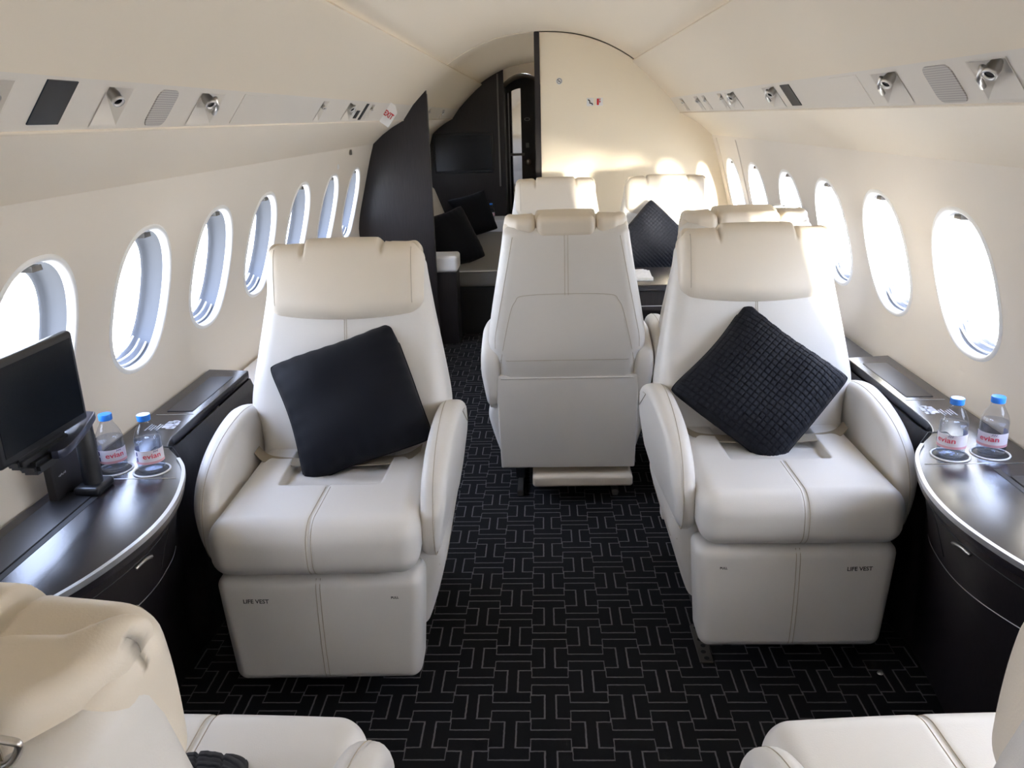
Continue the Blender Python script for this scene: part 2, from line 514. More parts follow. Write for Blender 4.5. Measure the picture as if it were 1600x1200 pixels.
# overhead valances (trim): cross-section polygon extruded along Y
def valance(side, y0, y1, name):
    pts = [(.540, 1.712), (.546, 1.703), (.60, 1.661), (.66, 1.606), (.715, 1.553), (.763, 1.505),      # upper leather panel
           (.766, 1.501)]
    pts_psu = [(.766, 1.501), (.828, 1.418)]
    lower = [(.831, 1.415), (.90, 1.378), (.96, 1.338), (1.015, 1.291), (1.024, 1.283)]
    o = []
    def strip(nm, P, mat, th=.015):
        prof = [Vector(p) for p in P]
        back = [Vector((p[0]+th*.7, p[1]+th*.7)) for p in reversed(P)]
        q = [Vector((side*v.x, v.y)) for v in prof+back]
        ob = prism(nm, q, y0, y1, 0, YM, mat, None, sharp=30); struct(ob); return ob
    strip(name[0], pts, M_VAL); strip(name[1], pts_psu, M_PSU); strip(name[2], lower, M_VAL)
    # bright raised bead along the service panel's lower edge
    b = tube(name[3], [(side*.829, y0, 1.4165), (side*.829, y1, 1.4165)], .0035, M_VAL); struct(b)
    # ledge top behind the lip closes the cove
    c = box(name[4], min(side*.552, side*.80), max(side*.552, side*.80), y0, y1, 1.712, 1.724, M_VAL, None, 0); struct(c)
valance(-1, Y0, 8.1, ['trim_1', 'trim_2', 'trim_3', 'trim_4', 'trim_5'])
valance(1, Y0, Y1, ['trim_6', 'trim_7', 'trim_8', 'trim_9', 'trim_10'])

# sidewalls with oval window openings
WY_L = [-1.86, -1.35, -.84, -.34, .17, .68, 1.19, 1.70, 2.215, 2.725, 3.235, 3.745, 4.31, 4.85, 5.75, 6.5, 7.25]
WY_R = [-1.86, -1.35, -.84, -.34, .17, .68, 1.19, 1.70, 2.195, 2.715, 3.225, 3.745, 4.325, 4.85]
WA, WB, WZ = .168, .194, .966
def oval(t, a=WA, b=WB, e=2.35):
    c, s = cos(t), sin(t)
    x = a*abs(c)**(2/e)*(1 if c >= 0 else -1); z = b*abs(s)**(2/e)*(1 if s >= 0 else -1)
    return x*(1 - .03*z/b), z
NS = 64
def sidewall(name, side, centres, y0, y1):
    bm = bmesh.new(); cache = {}
    def V(y, z, off=0):
        key = (round(y, 5), round(z, 5), round(off, 4))
        if key not in cache: cache[key] = bm.verts.new((side*(wall_xs(z)+off), y, z))
        return cache[key]
    ZB, ZT = WZ-.25, WZ+.25
    low = [i/8*ZB for i in range(9)]; high = [ZT + (1.35-ZT)*i/4 for i in range(5)]
    zs_mid = [ZB + (ZT-ZB)*i/16 for i in range(17)]
    hw = .225
    ys = [y0]
    for c in centres: ys += [c-hw, c+hw]
    ys.append(y1)
    for a, b in zip(ys[:-1], ys[1:]):
        is_win = any(abs((a+b)/2-c) < 1e-4 for c in centres)
        if is_win:
            xs = [a+(b-a)*i/16 for i in range(17)]
            for Z in (low, high):
                for z0, z1 in zip(Z[:-1], Z[1:]):
                    for q0, q1 in zip(xs[:-1], xs[1:]): bm.faces.new((V(q0, z0), V(q1, z0), V(q1, z1), V(q0, z1)))
        elif b-a > 1e-4:
            for Z in (low, zs_mid, high):
                for z0, z1 in zip(Z[:-1], Z[1:]): bm.faces.new((V(a, z0), V(b, z0), V(b, z1), V(a, z1)))
    for c in centres:
        # outer rectangle perimeter (64 points) matched to the oval by index
        outer = []
        for i in range(16): outer.append((c+hw, ZB+(ZT-ZB)*i/16))
        for i in range(16): outer.append((c+hw-2*hw*i/16, ZT))
        for i in range(16): outer.append((c-hw, ZT-(ZT-ZB)*i/16))
        for i in range(16): outer.append((c-hw+2*hw*i/16, ZB))
        inner = []
        for (yy, zz) in outer:
            t = atan2((zz-WZ)/.25, (yy-c)/hw)
            ox, oz = oval(t); inner.append((c+ox, WZ+oz))
        prev = outer
        for s in (.35, .65, .85, 1.0):
            cur = [(o[0]+(i_[0]-o[0])*s, o[1]+(i_[1]-o[1])*s) for o, i_ in zip(outer, inner)]
            for k in range(NS):
                j = (k+1) % NS
                bm.faces.new((V(*prev[k]), V(*prev[j]), V(*cur[j]), V(*cur[k])))
            prev = cur
        cur = prev
        for k in range(NS):       # short return into the wall
            j = (k+1) % NS
            bm.faces.new((V(*cur[k]), V(*cur[j]), V(cur[j][0], cur[j][1], .012), V(cur[k][0], cur[k][1], .012)))
    # outer skin so that no daylight passes the panel
    o = bm_obj(name, bm, M_WALL, None, True, 50); struct(o)
    return o
sidewall('wall_left', -1, WY_L, Y0, 8.12)
sidewall('wall_right', 1, WY_R, Y0, Y1)

def make_window(name, side, c):
    """moulded reveal, lip, pane, stowed shade pleats and the shade handle"""
    root = None
    def ring(a, b, off, n=NS, yshift=0):
        out = []
        for k in range(n):
            t = 2*pi*k/n; ox, oz = oval(t, a, b); z = WZ+oz
            out.append(Vector((side*(wall_xs(z)+off), c+ox+yshift, z)))
        return out
    def band(nm, spec, mat, par):
        bm = bmesh.new(); rows = []
        for (da, off) in spec: rows.append([bm.verts.new(p) for p in ring(WA+da, WB+da, off)])
        for a, b in zip(rows[:-1], rows[1:]):
            for k in range(NS):
                j = (k+1) % NS; bm.faces.new((a[k], a[j], b[j], b[k]))
        return bm_obj(nm, bm, mat, par, True, 60, recalc=True)
    fr = struct(band(name, ((.010, -.0005), (.006, -.004), (.000, -.0045), (-.004, -.001), (-.006, .008), (-.0065, .018)), M_LIP, None))
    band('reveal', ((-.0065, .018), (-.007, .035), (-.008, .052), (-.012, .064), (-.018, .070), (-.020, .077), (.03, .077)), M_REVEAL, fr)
    pb = bmesh.new(); pb.faces.new([pb.verts.new(p) for p in ring(WA-.0185, WB-.0185, .074)])
    shut = c < (1.5 if side > 0 else 1.3) and c > -.5 or (side > 0 and c < 1.5)  # unseen windows get added blinds that hold back sun and skylight
    bm_obj('pane' if not shut else 'added_blind', pb, M_ADDED_BLIND if shut else M_PANE, fr, False)
    # stowed shade pleats at the bottom
    sb = bmesh.new()
    for q in range(3):
        pts = []
        for k in range(17):
            t = radians(232 + 76*k/16); ox, oz = oval(t, WA-.012-.004*q, WB-.012-.012*q); z = WZ+oz
            pts.append((side*(wall_xs(z)+.028+.018*q), c+ox, z))
        tube_bm(pts, .0030, 6, sb)
    bm_obj('shade_pleats', sb, M_WHITE, fr)
    z = WZ+WB-.012
    hb = bmesh.new()
    prof = [(-.020, -.001), (.020, -.001), (.017, .011), (-.017, .011)]
    x0 = wall_xs(z)
    prism_bm([Vector((c+u, z-.004+v*1.0-.006)) for u, v in prof], side*(x0+.006), side*(x0+.045), .001, lambda u, v, w: (w, u, v), 2, hb)
    bm_obj('shade_handle', hb, M_DMETAL, fr, True, 30)
    return fr
wn = 1
for side, WYs in ((-1, WY_L), (1, WY_R)):
    for c in WYs:
        make_window('window_%d' % wn, side, c); wn += 1

# cross-section outline of the cabin for bulkheads (x>0 side), from ceiling to floor
def half_profile(g=0.0):
    P = HPROF(); out = []
    return [(x + (.02 if x > .5 else 0), z + (.012 if z > .3 else 0)) for x, z in P]
def HPROF():
    P = [(x, ceil_z(x)) for x in [i*.056 for i in range(0, 10)]] + [(.553, 1.722), (.540, 1.710), (.60, 1.659), (.66, 1.604), (.715, 1.551), (.764, 1.502), (.828, 1.417), (.90, 1.377), (.96, 1.336), (1.022, 1.283)]
    for z in (1.22, 1.16, 1.06, .96, .90, .8, .65, .4, .15, 0): P.append((wall_xs(z)+.002, z))
    return P

def bulkhead(name, side, x_in, y0, y1, mat, z_in=None):
    P = [p for p in half_profile() if p[0] > x_in + .002]
    # z of the profile at x_in
    HP = half_profile(); zz = ceil_z(x_in) if x_in < .54 else None
    if zz is None:
        for a, b in zip(HP[:-1], HP[1:]):
            if a[0] <= x_in <= b[0] and a[0] >= .54:
                zz = a[1] + (b[1]-a[1])*(x_in-a[0])/(b[0]-a[0])
    q = [Vector((side*x_in, zz))] + [Vector((side*x, z)) for x, z in P] + [Vector((side*x_in, 0))]
    return struct(prism(name, q, y0, y1, 0, YM, mat, None, sharp=25))
bulkhead('wall_back', 1, .0, Y1, Y1+.05, M_CREAM)
# dark post that edges the cream bulkhead
struct(box('trim_11', -.034, -.002, Y1-.012, Y1+.06, 0, 1.886, M_WOOD, None, .003))
# left dark wood partition
bulkhead('wall_partition', -1, .683, Y1, Y1+.035, M_WOOD)
struct(box('trim_12', -.690, -.680, Y1-.004, Y1+.039, 0, 1.565, M_WOOD, None, .002))
# ring where the next zone's ceiling begins
bm = bmesh.new()
for (a, b) in ((Y1+.0, Y1+.02),):
    rows = []
    for yy, dz in ((a, 0), (a, -.006), (b, -.006), (b+.01, 0)):
        rows.append([bm.verts.new((-.56 + 1.12*i/40, yy, ceil_z(-.56+1.12*i/40)+dz)) for i in range(41)])
    for p, q in zip(rows[:-1], rows[1:]):
        for i in range(40): bm.faces.new((p[i], p[i+1], q[i+1], q[i]))
struct(bm_obj('trim_13', bm, M_CEIL, None, True, 30))
# right side of the passage beyond the cream bulkhead
struct(box('wall_passage', .02, .05, Y1+.05, YEND, 0, 1.88, M_CREAM, None, 0))

# far bulkhead with the television
YT = 8.1
bulkhead('wall_far', -1, .372, YT, YT+.05, M_WOOD)
struct(box('trim_14', -.372, -.340, YT-.02, YT+.06, 0, 1.835, M_WOOD, None, .003))
struct(box('trim_15', -.402, -.388, YT-.03, YT, .79, 1.80, M_DMETAL, None, .002))
# passage past it
def vz2(x): return 1.80 - .10*(abs(x+.15)/.24)**2
bm = bmesh.new()
rows = []
for yy in (YT+.05, YEND):
    rows.append([bm.verts.new((-.40+.45*i/20, yy, 1.80-.11*((i-10)/10)**2)) for i in range(21)])
for i in range(20): bm.faces.new((rows[0][i], rows[1][i], rows[1][i+1], rows[0][i+1]))
struct(bm_obj('ceiling_passage', bm, M_CEIL, None, True))
struct(box('wall_passage_left', -.40, -.37, YT+.05, YEND, 0, 1.86, M_WOOD, None, 0))
# arch above the passage opening
bm = bmesh.new(); q = []
ar = [Vector((-.372+.41*i/16, 1.80-.11*((i-8)/8)**2)) for i in range(17)]
q = ar + [Vector((.04, 1.90)), Vector((-.372, 1.90))]
struct(prism('trim_16', q, YT+.01, YT+.05, 0, YM, M_CEIL, None))

# forward end wall behind the camera
bulkhead('wall_front', 1, 0, Y0-.05, Y0, M_CREAM)
bulkhead('wall_front_left', -1, 0, Y0-.05, Y0, M_CREAM)
# thin seams on the right wall panels
def wall_rib(name, y, side=1, z0=.62, z1=1.27, dy=.0):
    pts = [(side*(wall_xs(z0+(z1-z0)*i/20)-.001), y+dy*(1-i/20), z0+(z1-z0)*i/20) for i in range(21)]
    struct(tube(name, pts, .004, M_WALL))
wall_rib('trim_17', 4.585); wall_rib('trim_18', 5.08)

# ------------------------------------------------------------------ door at the end of the passage
def far_door():
    t = struct(box('door_1', -.37, .02, 9.2, 9.24, 0, 1.80, M_WOOD, None, .004))
    arch = [Vector((-.345+.135*i/8, 1.655+.045*sin(pi*i/16))) for i in range(9)]
    q = arch + [Vector((-.21, .45)), Vector((-.345, .45))]
    prism('mirror', q, 9.190, 9.198, 0, YM, M_MIRROR, t)
    box('mirror_bar', -.33, -.18, 9.160, 9.186, 1.02, 1.045, M_DMETAL, t, .003)
    Mk = Matrix.Translation((-.145, 9.2, .955)) @ Matrix.Rotation(radians(90), 4, 'X')
    lathe('door_knob', [(0, .05), (.018, .05), (.032, .042), (.036, .03), (.03, .018), (.014, .012), (.03, .004), (.032, 0)], M_CHROME, t, 24, M=Mk)
    box('lock_plate', -.165, -.13, 9.193, 9.2, 1.10, 1.15, M_DMETAL, t, .002)
    rb = bmesh.new()
    tube_bm([(-.145+.028*cos(a), 9.19, 1.39+.014*sin(a)) for a in [2*pi*i/20 for i in range(20)]], .003, 6, rb, True)
    bm_obj('latch_ring', rb, M_CHROME, t)
far_door()

# ------------------------------------------------------------------ television
def television():
    t = thing('television', 'wide black television mounted high on the dark far bulkhead', 'television', (-.735, YT-.012, 1.105))
    softbox('housing', (.56, .03, .37), .008, M_BLACK, t)
    box('screen', -.262, .262, -.0185, -.0150, -.160, .160, M_SCREEN, t, .001)
television()

# ------------------------------------------------------------------ overhead service units
PA, PB = Vector((.766, 1.501)), Vector((.828, 1.418))       # inner / outer edges of the service strip
PL = (PB-PA).length
pn = Vector((-(PB-PA).y, (PB-PA).x)).normalized()             # towards outside
if pn.x < 0: pn = -pn
def psu(side, s, y, d=0):
    """point on the service strip: s 0 (upper edge)..1 (lower edge), d = depth outwards (negative into cabin)"""
    p = PA.lerp(PB, s) + pn*d
    return Vector((side*p.x, y, p.y))

def psu_plate(name, side, y0, y1, s0, s1, th, mat, parent=None, r=.0, skew=0, d0=0):
    h = (s1-s0)*PL; w = y1-y0
    pr = rrect(0, w, 0, h, r if r > 0 else .0005, 5 if r else 1)
    mapf = lambda u, v, ww: psu(side, s0 + v/PL, y0 + u, ww+d0)
    return bm_obj(name, prism_bm(pr, -th, .001, 0, mapf), mat, parent, True, 35)

def frame_thing(o): return o
def light_unit(side, y0, y1, label, kind=0, name='reading_light', group=None):
    t = thing(name, label, 'reading light', psu(side, .5, (y0+y1)/2), group=group)
    inv = Vector(t.location)
    def P(s, y, d=0): return psu(side, s, y, d) - inv
    # pyramidal pocket
    s0, s1 = .12, .90; ym = y0 + (y1-y0)*.55
    c = [P(s0, y0, -.0008), P(s0, y1, -.0008), P(s1, y1, -.0008), P(s1, y0, -.0008)]
    wd = y1-y0; apex = [P(.22, ym-.06*wd, .034), P(.22, ym+.10*wd, .034), P(.34, ym+.10*wd, .034), P(.34, ym-.06*wd, .034)]
    # the pocket is modelled proud of the strip: a raised rim and a sunk looking bowl with thickness
    rim = [P(s0-.03, y0-.004, -.0015), P(s0-.03, y1+.004, -.0015), P(s1+.03, y1+.004, -.0015), P(s1+.03, y0-.004, -.0015)]
    fs = []
    vs = rim + c + apex
    for i in range(4):
        j = (i+1) % 4
        fs.append((i, j, 4+j, 4+i)); fs.append((4+i, 4+j, 8+j, 8+i))
    fs.append((8, 9, 10, 11))
    mesh_obj('pocket', vs, fs, M_PSU, t, False)
    # swivel nozzle
    w = min(.022, (y1-y0)*.20)
    base = P(.33, ym, .008)
    aim = Vector((-side*.55, -.35, -.75)).normalized()
    Mq = Matrix.Translation(base) @ aim.to_track_quat('Z', 'Y').to_matrix().to_4x4()
    lathe('barrel', [(0, -.016), (w*.45, -.014), (w*.62, 0), (w*.58, .010), (w*.62, .012), (w*.62, .018), (w*.46, .018), (w*.42, .012)], M_CHROME, t, 20, M=Mq)
    lathe('lens', [(w*.43, .014), (0, .014)], M_LENS, t, 20, M=Mq)
    if kind:
        pts = [P(.30, ym+.012+.2*(y1-y0)*q, .002-.004*q) for q in (0, .5, 1)]
        k = bmesh.new()
        a = P(.22, ym+.010, -.002); b_ = P(.62, y1-.012, -.003)
        for z in range(1):
            tube_bm([a, a.lerp(b_, .5)+Vector((-side*.006, 0, -.004)), b_], .006, 8, k)
        bm_obj('swivel_arm', k, M_CHROME, t)
    return t

# pockets need an opening in the strip: the strip behind them is cut away with a boolean-free approach:
# rebuild service strips as rows of faces with rectangular gaps
def rebuild_strip(name, side, y0, y1, gaps):
    o = bpy.data.objects[name]
    bm = bmesh.new(); ys = sorted({y0, y1} | {g[0] for g in gaps} | {g[1] for g in gaps}); ss = [0, .12, .90, 1]
    for a, b in zip(ys[:-1], ys[1:]):
        gap = any(g[0] <= (a+b)/2 <= g[1] for g in gaps)
        for s0, s1 in zip(ss[:-1], ss[1:]):
            if gap and s0 == .12: continue
            q = [psu(side, s0, a), psu(side, s1, a), psu(side, s1, b), psu(side, s0, b)]
            bm.faces.new([bm.verts.new(v) for v in q])
    # backing box so no light leaks: closed channel 4 cm behind
    e = [psu(side, 0, y0, 0), psu(side, 0, y0, .04), psu(side, 1, y0, .04), psu(side, 1, y0, 0)]
    f = [psu(side, 0, y1, 0), psu(side, 0, y1, .04), psu(side, 1, y1, .04), psu(side, 1, y1, 0)]
    ev = [bm.verts.new(v) for v in e]; fv = [bm.verts.new(v) for v in f]
    for i in range(3): bm.faces.new((ev[i], ev[i+1], fv[i+1], fv[i]))
    bmesh.ops.remove_doubles(bm, verts=bm.verts[:], dist=1e-5)
    me = bpy.data.meshes.new(name); bm.to_mesh(me); bm.free(); me.materials.append(M_PSU)
    old = o.data; o.data = me; bpy.data.meshes.remove(old)

LU = [(1.19, 1.27), (1.55, 1.645), (1.98, 2.12), (3.10, 3.17), (3.53, 3.68), (4.00, 4.06), (6.1, 6.16), (6.9, 7.05)]
RU = [(1.50, 1.63), (1.95, 2.09), (2.94, 3.10), (3.55, 3.72), (3.80, 3.87), (4.18, 4.24), (4.36, 4.45), (4.82, 4.90)]
rebuild_strip('trim_2', -1, Y0, 8.1, LU)
rebuild_strip('trim_7', 1, Y0, Y1, RU)
LL = ['reading light at the left edge of the photo, in the left overhead strip',
      'overhead reading light just right of the dark screen in the left strip',
      'overhead reading light with chrome swivel arm right of the left speaker grille',
      'slim overhead pocket light midway along the left strip, nearest of the far group',
      'chrome overhead reading light just before the two black strips on the left',
      'slim pocket light between the black strips and the red EXIT sign',
      'overhead pocket light just beyond the left wood partition',
      'overhead reading light over the grey divan, last in the left strip']
RL = ['large chrome reading light at the far right edge of the photo, overhead strip',
      'chrome reading light left of the right speaker grille, overhead strip',
      'chrome reading light beside the dark slot in the right overhead strip',
      'reading light in the right strip, next one beyond the dark slot light',
      'slim pocket light in the right overhead strip above the paired far seats',
      'slim pocket light in the right strip, third from the cream bulkhead',
      'reading light in the right strip, second from the cream bulkhead',
      'reading light in the right strip closest to the cream bulkhead']
for (a, b), l in zip(LU, LL): light_unit(-1, a, b, l, 1 if b-a > .12 else 0, group='overhead reading lights')
for (a, b), l in zip(RU, RL): light_unit(1, a, b, l, 1 if b-a > .12 else 0, group='overhead reading lights')

def psu_thing(name, label, cat, side, y0, y1, s0, s1, th, mat, r=0, group=None):
    o = psu_plate(name, side, y0, y1, s0, s1, th, mat, None, r)
    return tag(o, label, cat, group)
psu_thing('display_panel', 'dark blue-black rectangular glass screen in the left overhead strip', 'display panel', -1, 1.35, 1.44, .06, .86, .002, M_PANEL_B)
psu_thing('speaker_grille', 'perforated grey speaker grille between two reading lights, left overhead strip', 'speaker', -1, 1.76, 1.855, .10, .93, .0025, M_GRILLE, .02, 'speaker grilles')
psu_thing('speaker_grille', 'perforated grey speaker grille in the right overhead strip', 'speaker', 1, 1.70, 1.82, .10, .93, .0025, M_GRILLE, .02, 'speaker grilles')
psu_thing('speaker_grille', 'grey speaker grille cut off by the left edge of the photo', 'speaker', -1, 1.03, 1.12, .10, .93, .0025, M_GRILLE, .02, 'speaker grilles')
psu_thing('indicator_strip', 'long black slot before the EXIT sign in the left overhead strip', 'indicator strip', -1, 3.86, 3.91, .10, .90, .002, M_INK)
psu_thing('indicator_strip', 'short black slot beside the longer one, left overhead strip', 'indicator strip', -1, 3.74, 3.80, .45, .82, .002, M_INK)
psu_thing('indicator_strip', 'dark grey slot beside a chrome reading light, right overhead strip', 'indicator strip', 1, 2.76, 2.86, .10, .86, .002, M_INK)
psu_thing('access_cover', 'flush oxygen mask cover with fine outline, left overhead strip', 'access cover', -1, 2.26, 2.48, .06, .92, .0015, M_PSU)
psu_thing('access_cover', 'flush oxygen mask cover with fine outline, right overhead strip', 'access cover', 1, 2.18, 2.38, .08, .92, .0015, M_PSU)

# EXIT sign : small white housing hanging over the strip
def exit_sign():
    y = 4.42; base = psu(-1, .48, y, -.02)
    t = thing('exit_sign', 'small white sign with red EXIT lettering on the left overhead strip', 'sign', base)
    w, h = .115, .115
    # a blade that stands out of the strip and faces along the cabin
    uu = Vector((-pn.x*-1, 0, -pn.y)); vv = Vector((PB.x-PA.x, 0, PA.y-PB.y)).normalized(); n = Vector((0, -1, 0))
    R = Matrix((uu, vv, n)).transposed().to_4x4()
    prof = [Vector(p) for p in ((-.028, -.056), (.034, -.056), (.034, .030), (.006, .056), (-.028, .056))]
    bm = prism_bm(prof, -.014, 0, .002, ZM, 2)
    for v in bm.verts: v.co = R @ v.co
    bm_obj('housing', bm, M_WHITE, t, True, 30)
    Mt = R @ Matrix.Translation((.003, -.002, .0012))
    text_obj('lettering', 'EXIT', .040, M_RED, t, Mt @ Matrix.Diagonal((.62, 1, 1, 1)), bold=.0012)
exit_sign()

# small placards on the cream bulkhead
def placards():
    t = thing('placard', 'small white seat belt placard with black and red symbols on cream bulkhead', 'placard', (.322, Y1-.002, 1.490))
    for x in (-.027, .027):
        softbox('plate', (.042, .002, .046), .0009, M_WHITE, t, center=(x, 0, 0), m=(2, 1, 2), k=2)
    bm = bmesh.new()
    tube_bm([(-.040, -.0015, .014), (-.030, -.0015, .006), (-.030, -.0015, -.006), (-.016, -.0015, -.008), (-.014, -.0015, -.017)], .0034, 6, bm)
    bm_obj('belt_symbol', bm, M_INK, t)
    bm = bmesh.new(); box_into(bm, .012, .024, -.003, -.001, -.018, .018); box_into(bm, .028, .033, -.003, -.001, .012, .018); box_into(bm, .028, .033, -.003, -.001, -.004, .004)
    bm_obj('red_symbol', bm, M_RED, t, False)
    t2 = thing('placard', 'tiny round no smoking placard high on cream bulkhead by the dark post', 'placard', (.112, Y1-.002, 1.612))
    bm = bmesh.new()
    bmesh.ops.create_cone(bm, cap_ends=True, segments=32, radius1=.019, radius2=.019, depth=.003, matrix=Matrix.Rotation(radians(90), 4, 'X'))
    bm_obj('disc', bm, M_WHITE, t2, True, 30)
    bm = bmesh.new()
    tube_bm([(.014*cos(a), -.002, .014*sin(a)) for a in [2*pi*i/24 for i in range(24)]], .0013, 6, bm, True)
    tube_bm([(-.009, -.002, .009), (.009, -.002, -.009)], .0013, 6, bm)
    tube_bm([(-.007, -.002, -.003), (.007, -.002, .001)], .0014, 6, bm)
    bm_obj('symbol', bm, M_INK, t2)
placards()
# small buttons on the left sidewall near the far windows
for (y, z, l) in ((4.568, 1.262, 'small metal catch high on the left wall just before the wood partition'), (4.35, 1.200, 'round white wall button between the two farthest left windows')):
    if z > 1.25: o = box('wall_catch', -.012, .0, -.012, .012, -.014, .014, M_DMETAL, None, .002)
    else: o = lathe('wall_button', [(0, .006), (.012, .005), (.014, 0)], M_WHITE, None, 20, M=Matrix.Rotation(radians(90), 4, 'Y'))
    o.location = (-(wall_xs(z)-.001 if z < 1.25 else wall_xs(z)-.012)+ (0), y, z)
    tag(o, l, 'wall fitting')

# ------------------------------------------------------------------ armchair
def armchair(name, label, recline, loc, rz, group, hs=1.0, armo=.322):
    t = thing(name, label, 'armchair', loc, rz, group)
    # --- footrest
    def df(x, y, z):
        tz = (z+.15)/.30
        w = 1 - .075*(1-tz)**1.2
        bul = .010*(1-(x/.25)**2)*(1-(z/.15)**2)
        return (x*w, y - (bul if y < 0 else 0) - .004*tz, z)
    fr = softbox('footrest', (.508, .12, .300), .030, M_LEATHER, t, center=(0, -.300, .221), m=(24, 2, 14), k=5, deform=df)
    # --- seat cushion
    def ds(x, y, z):
        ty = (y+.28)/.56                      # 0 front .. 1 rear
        top = max(0, min(1, (z+.02)/.08))
        xn = abs(x)
        z2 = z
        # sunk centre panel
        wi = .128 + .02*ty
        e = max(0, min(1, (wi-xn)/.012)); f = max(0, min(1, (y+.048)/.013))
        e = e*e*(3-2*e); f = f*f*(3-2*f)
        if z > 0: z2 -= .019*e*f*top
        # wrinkles in the sunk panel
        if z > 0: z2 += .0022*e*f*top*sin(x*42+y*35)*sin(y*60-x*18)
        # crown of front roll, centre seam crease
        if z > 0: z2 += .010*top*(1-ty)**2 - .003*top*exp(-(x/.006)**2)*(1-f)
        if z > 0: z2 += .008*top*(1-e*f)*ty
        y2 = y
        if y < -.15: y2 -= .014*(1-(x/.27)**2)*max(0, 1-(z/.075)**2) ; y2 += .003*exp(-(x/.006)**2)*(1 if y < -.2 else 0)
        return (x, y2, z2)
    se = softbox('seat_cushion', (.504, .56, .138), .050, M_LEATHER, t, center=(0, -.115, .452), m=(96, 84, 6), k=6, deform=ds)
    # --- armrests
    prof = [(.28, .585), (.20, .628), (.10, .652), (.0, .655), (-.11, .642), (-.20, .616), (-.268, .572), (-.304, .506), (-.311, .440), (-.290, .390), (-.25, .378),
            (-.12, .375), (.05, .375), (.20, .378), (.275, .39), (.292, .48)]
    P = circ_smooth([Vector(p) for p in prof], 4)
    arms = []
    for sx in (-1, 1):
        def da(x, y, z, sx=sx):
            ty = max(0, min(1, (y+.31)/.40))
            out = .010*ty - (.022*max(0, (.52-z)/.14) + .012*(1-ty))*(1 if abs(x) > .29 else .2)
            return (x + sx*out, y, z)
        bm = prism_bm(P, armo-.072 if sx > 0 else -armo, armo if sx > 0 else -(armo-.072), .026, XM, 5, None, da, 3)
        arms.append(bm_obj('armrest', bm, M_LEATHER, t, True, 70))
    # --- lower shroud, plinth, rails
    sh = bm_obj('base_shroud', loft_bm([(.13, -.225, .225, -.10, .20, .03), (.135, -.238, .238, -.215, .230, .03), (.20, -.262, .262, -.232, .250, .03), (.30, -.290, .290, -.238, .258, .03), (.345, -.298, .298, -.24, .260, .03), (.385, -.292, .292, -.24, .260, .03)], 5, None, 3), M_LEATHER, t, True, 50)
    snap_lines([sh], [[(sx*.5, y, .33-.05*((y+.24)/.5)) for y in [-.235+.51*i/20 for i in range(21)]] for sx in (-1,)], (1, 0, 0), .0012, 'shroud_seam', M_STITCH, sh)
    snap_lines([sh], [[(sx*.5, y, .33-.05*((y+.24)/.5)) for y in [-.235+.51*i/20 for i in range(21)]] for sx in (1,)], (-1, 0, 0), .0012, 'shroud_seam', M_STITCH, sh)
    pl = softbox('base_plate', (.38, .44, .045), .012, M_LEATHER_WARMLIT, t, center=(-.055 if recline < 10 else 0, .09, .092), m=(2, 2, 1))
    pe = box('pedestal', -.15, .15, -.12, .18, .022, .072, M_DARKBASE, t, .006)
    for sx in (-1, 1):
        box('floor_rail', sx*.185-.012, sx*.185+.012, -.20, .24, 0, .024, M_DMETAL, t, .003)
        box('floor_leg', sx*.185-.02, sx*.185+.02, -.08, .12, .02, .072, M_DARKBASE, t, .005)
    # --- backrest : loft in its own frame then tilted
    piv = Vector((0, .055, .44)); Rr = Matrix.Rotation(-radians(recline), 4, 'X')
    def tilt(x, y, h): return Matrix.Translation(piv) @ Rr @ Vector((x, y, h*hs))
    inv = lambda p: Rr.inverted() @ (Vector(p) - piv)
    sec = [(-.02, -.235, .235, .03, .16, .05), (.02, -.252, .252, .005, .215, .04), (.10, -.256, .256, .0, .226, .05), (.16, -.266, .266, -.002, .226, .055), (.19, -.286, .286, -.004, .222, .06),
           (.24, -.286, .286, -.002, .214, .055), (.34, -.270, .270, .002, .196, .055), (.46, -.248, .248, .006, .176, .055), (.565, -.230, .230, .012, .160, .05), (.600, -.224, .224, .018, .152, .045), (.618, -.208, .208, .035, .135, .04)]
    bk = bm_obj('backrest', loft_bm([(h, a, b, c, d, r) for h, a, b, c, d, r in sec], 6, tilt, 4), M_LEATHER, t, True, 60)
    # --- headrest pad (front)
    def dh(x, y, h):
        xn = x/.226
        hz = h
        if h < 0: hz -= .016*(1-xn*xn)*min(1, -h/.07)
        tp = max(0, min(1, (h-.02)/.06))
        inn = 1/(1+exp(-(.112-abs(x))/.004))
        hz += tp*(.012*inn - .004*(abs(xn)**2) )
        gr = exp(-((abs(x)-.112)/.0045)**2)*max(0, min(1, (h-.045)/.03))
        hz -= .014*gr
        y2 = y + .010*gr*(1 if y < 0 else 0) + (.016*xn*xn if y < 0 else 0)
        if y < 0: y2 += -.010*(1-(h/.10)**2)
        return (x, y2, hz)
    bmh = softbox_bm(.226, .070, .098, .042, (70, 6, 14), 5, dh, (0, .042, .548))
    for v in bmh.verts: v.co = tilt(*v.co)
    hr = bm_obj('headrest', bmh, M_LEATHER_WARMLIT, t, True, None, recalc=False)
    # rear rolls of the headrest
    for (x0, x1, hh, nm) in ((-.222, -.108, .0, 'headrest_wing'), (-.105, .105, .012, 'headrest_roll'), (.108, .222, .0, 'headrest_wing')):
        w = (x1-x0); hgt = .066 + hh
        def dr(x, y, h, c=(x0+x1)/2, w=w):
            X = x + c
            return (x, y - .25*max(0, abs(X)-.1)*(1 if y > 0 else .3) - .9*max(0, abs(X)-.175), h - .05*max(0, abs(X)-.12))
        b2 = softbox_bm(w/2, .056, hgt/2, .026, (10, 3, 4), 5, dr, ((x0+x1)/2, .102, .628-hgt/2+.026+(hh*.4)))
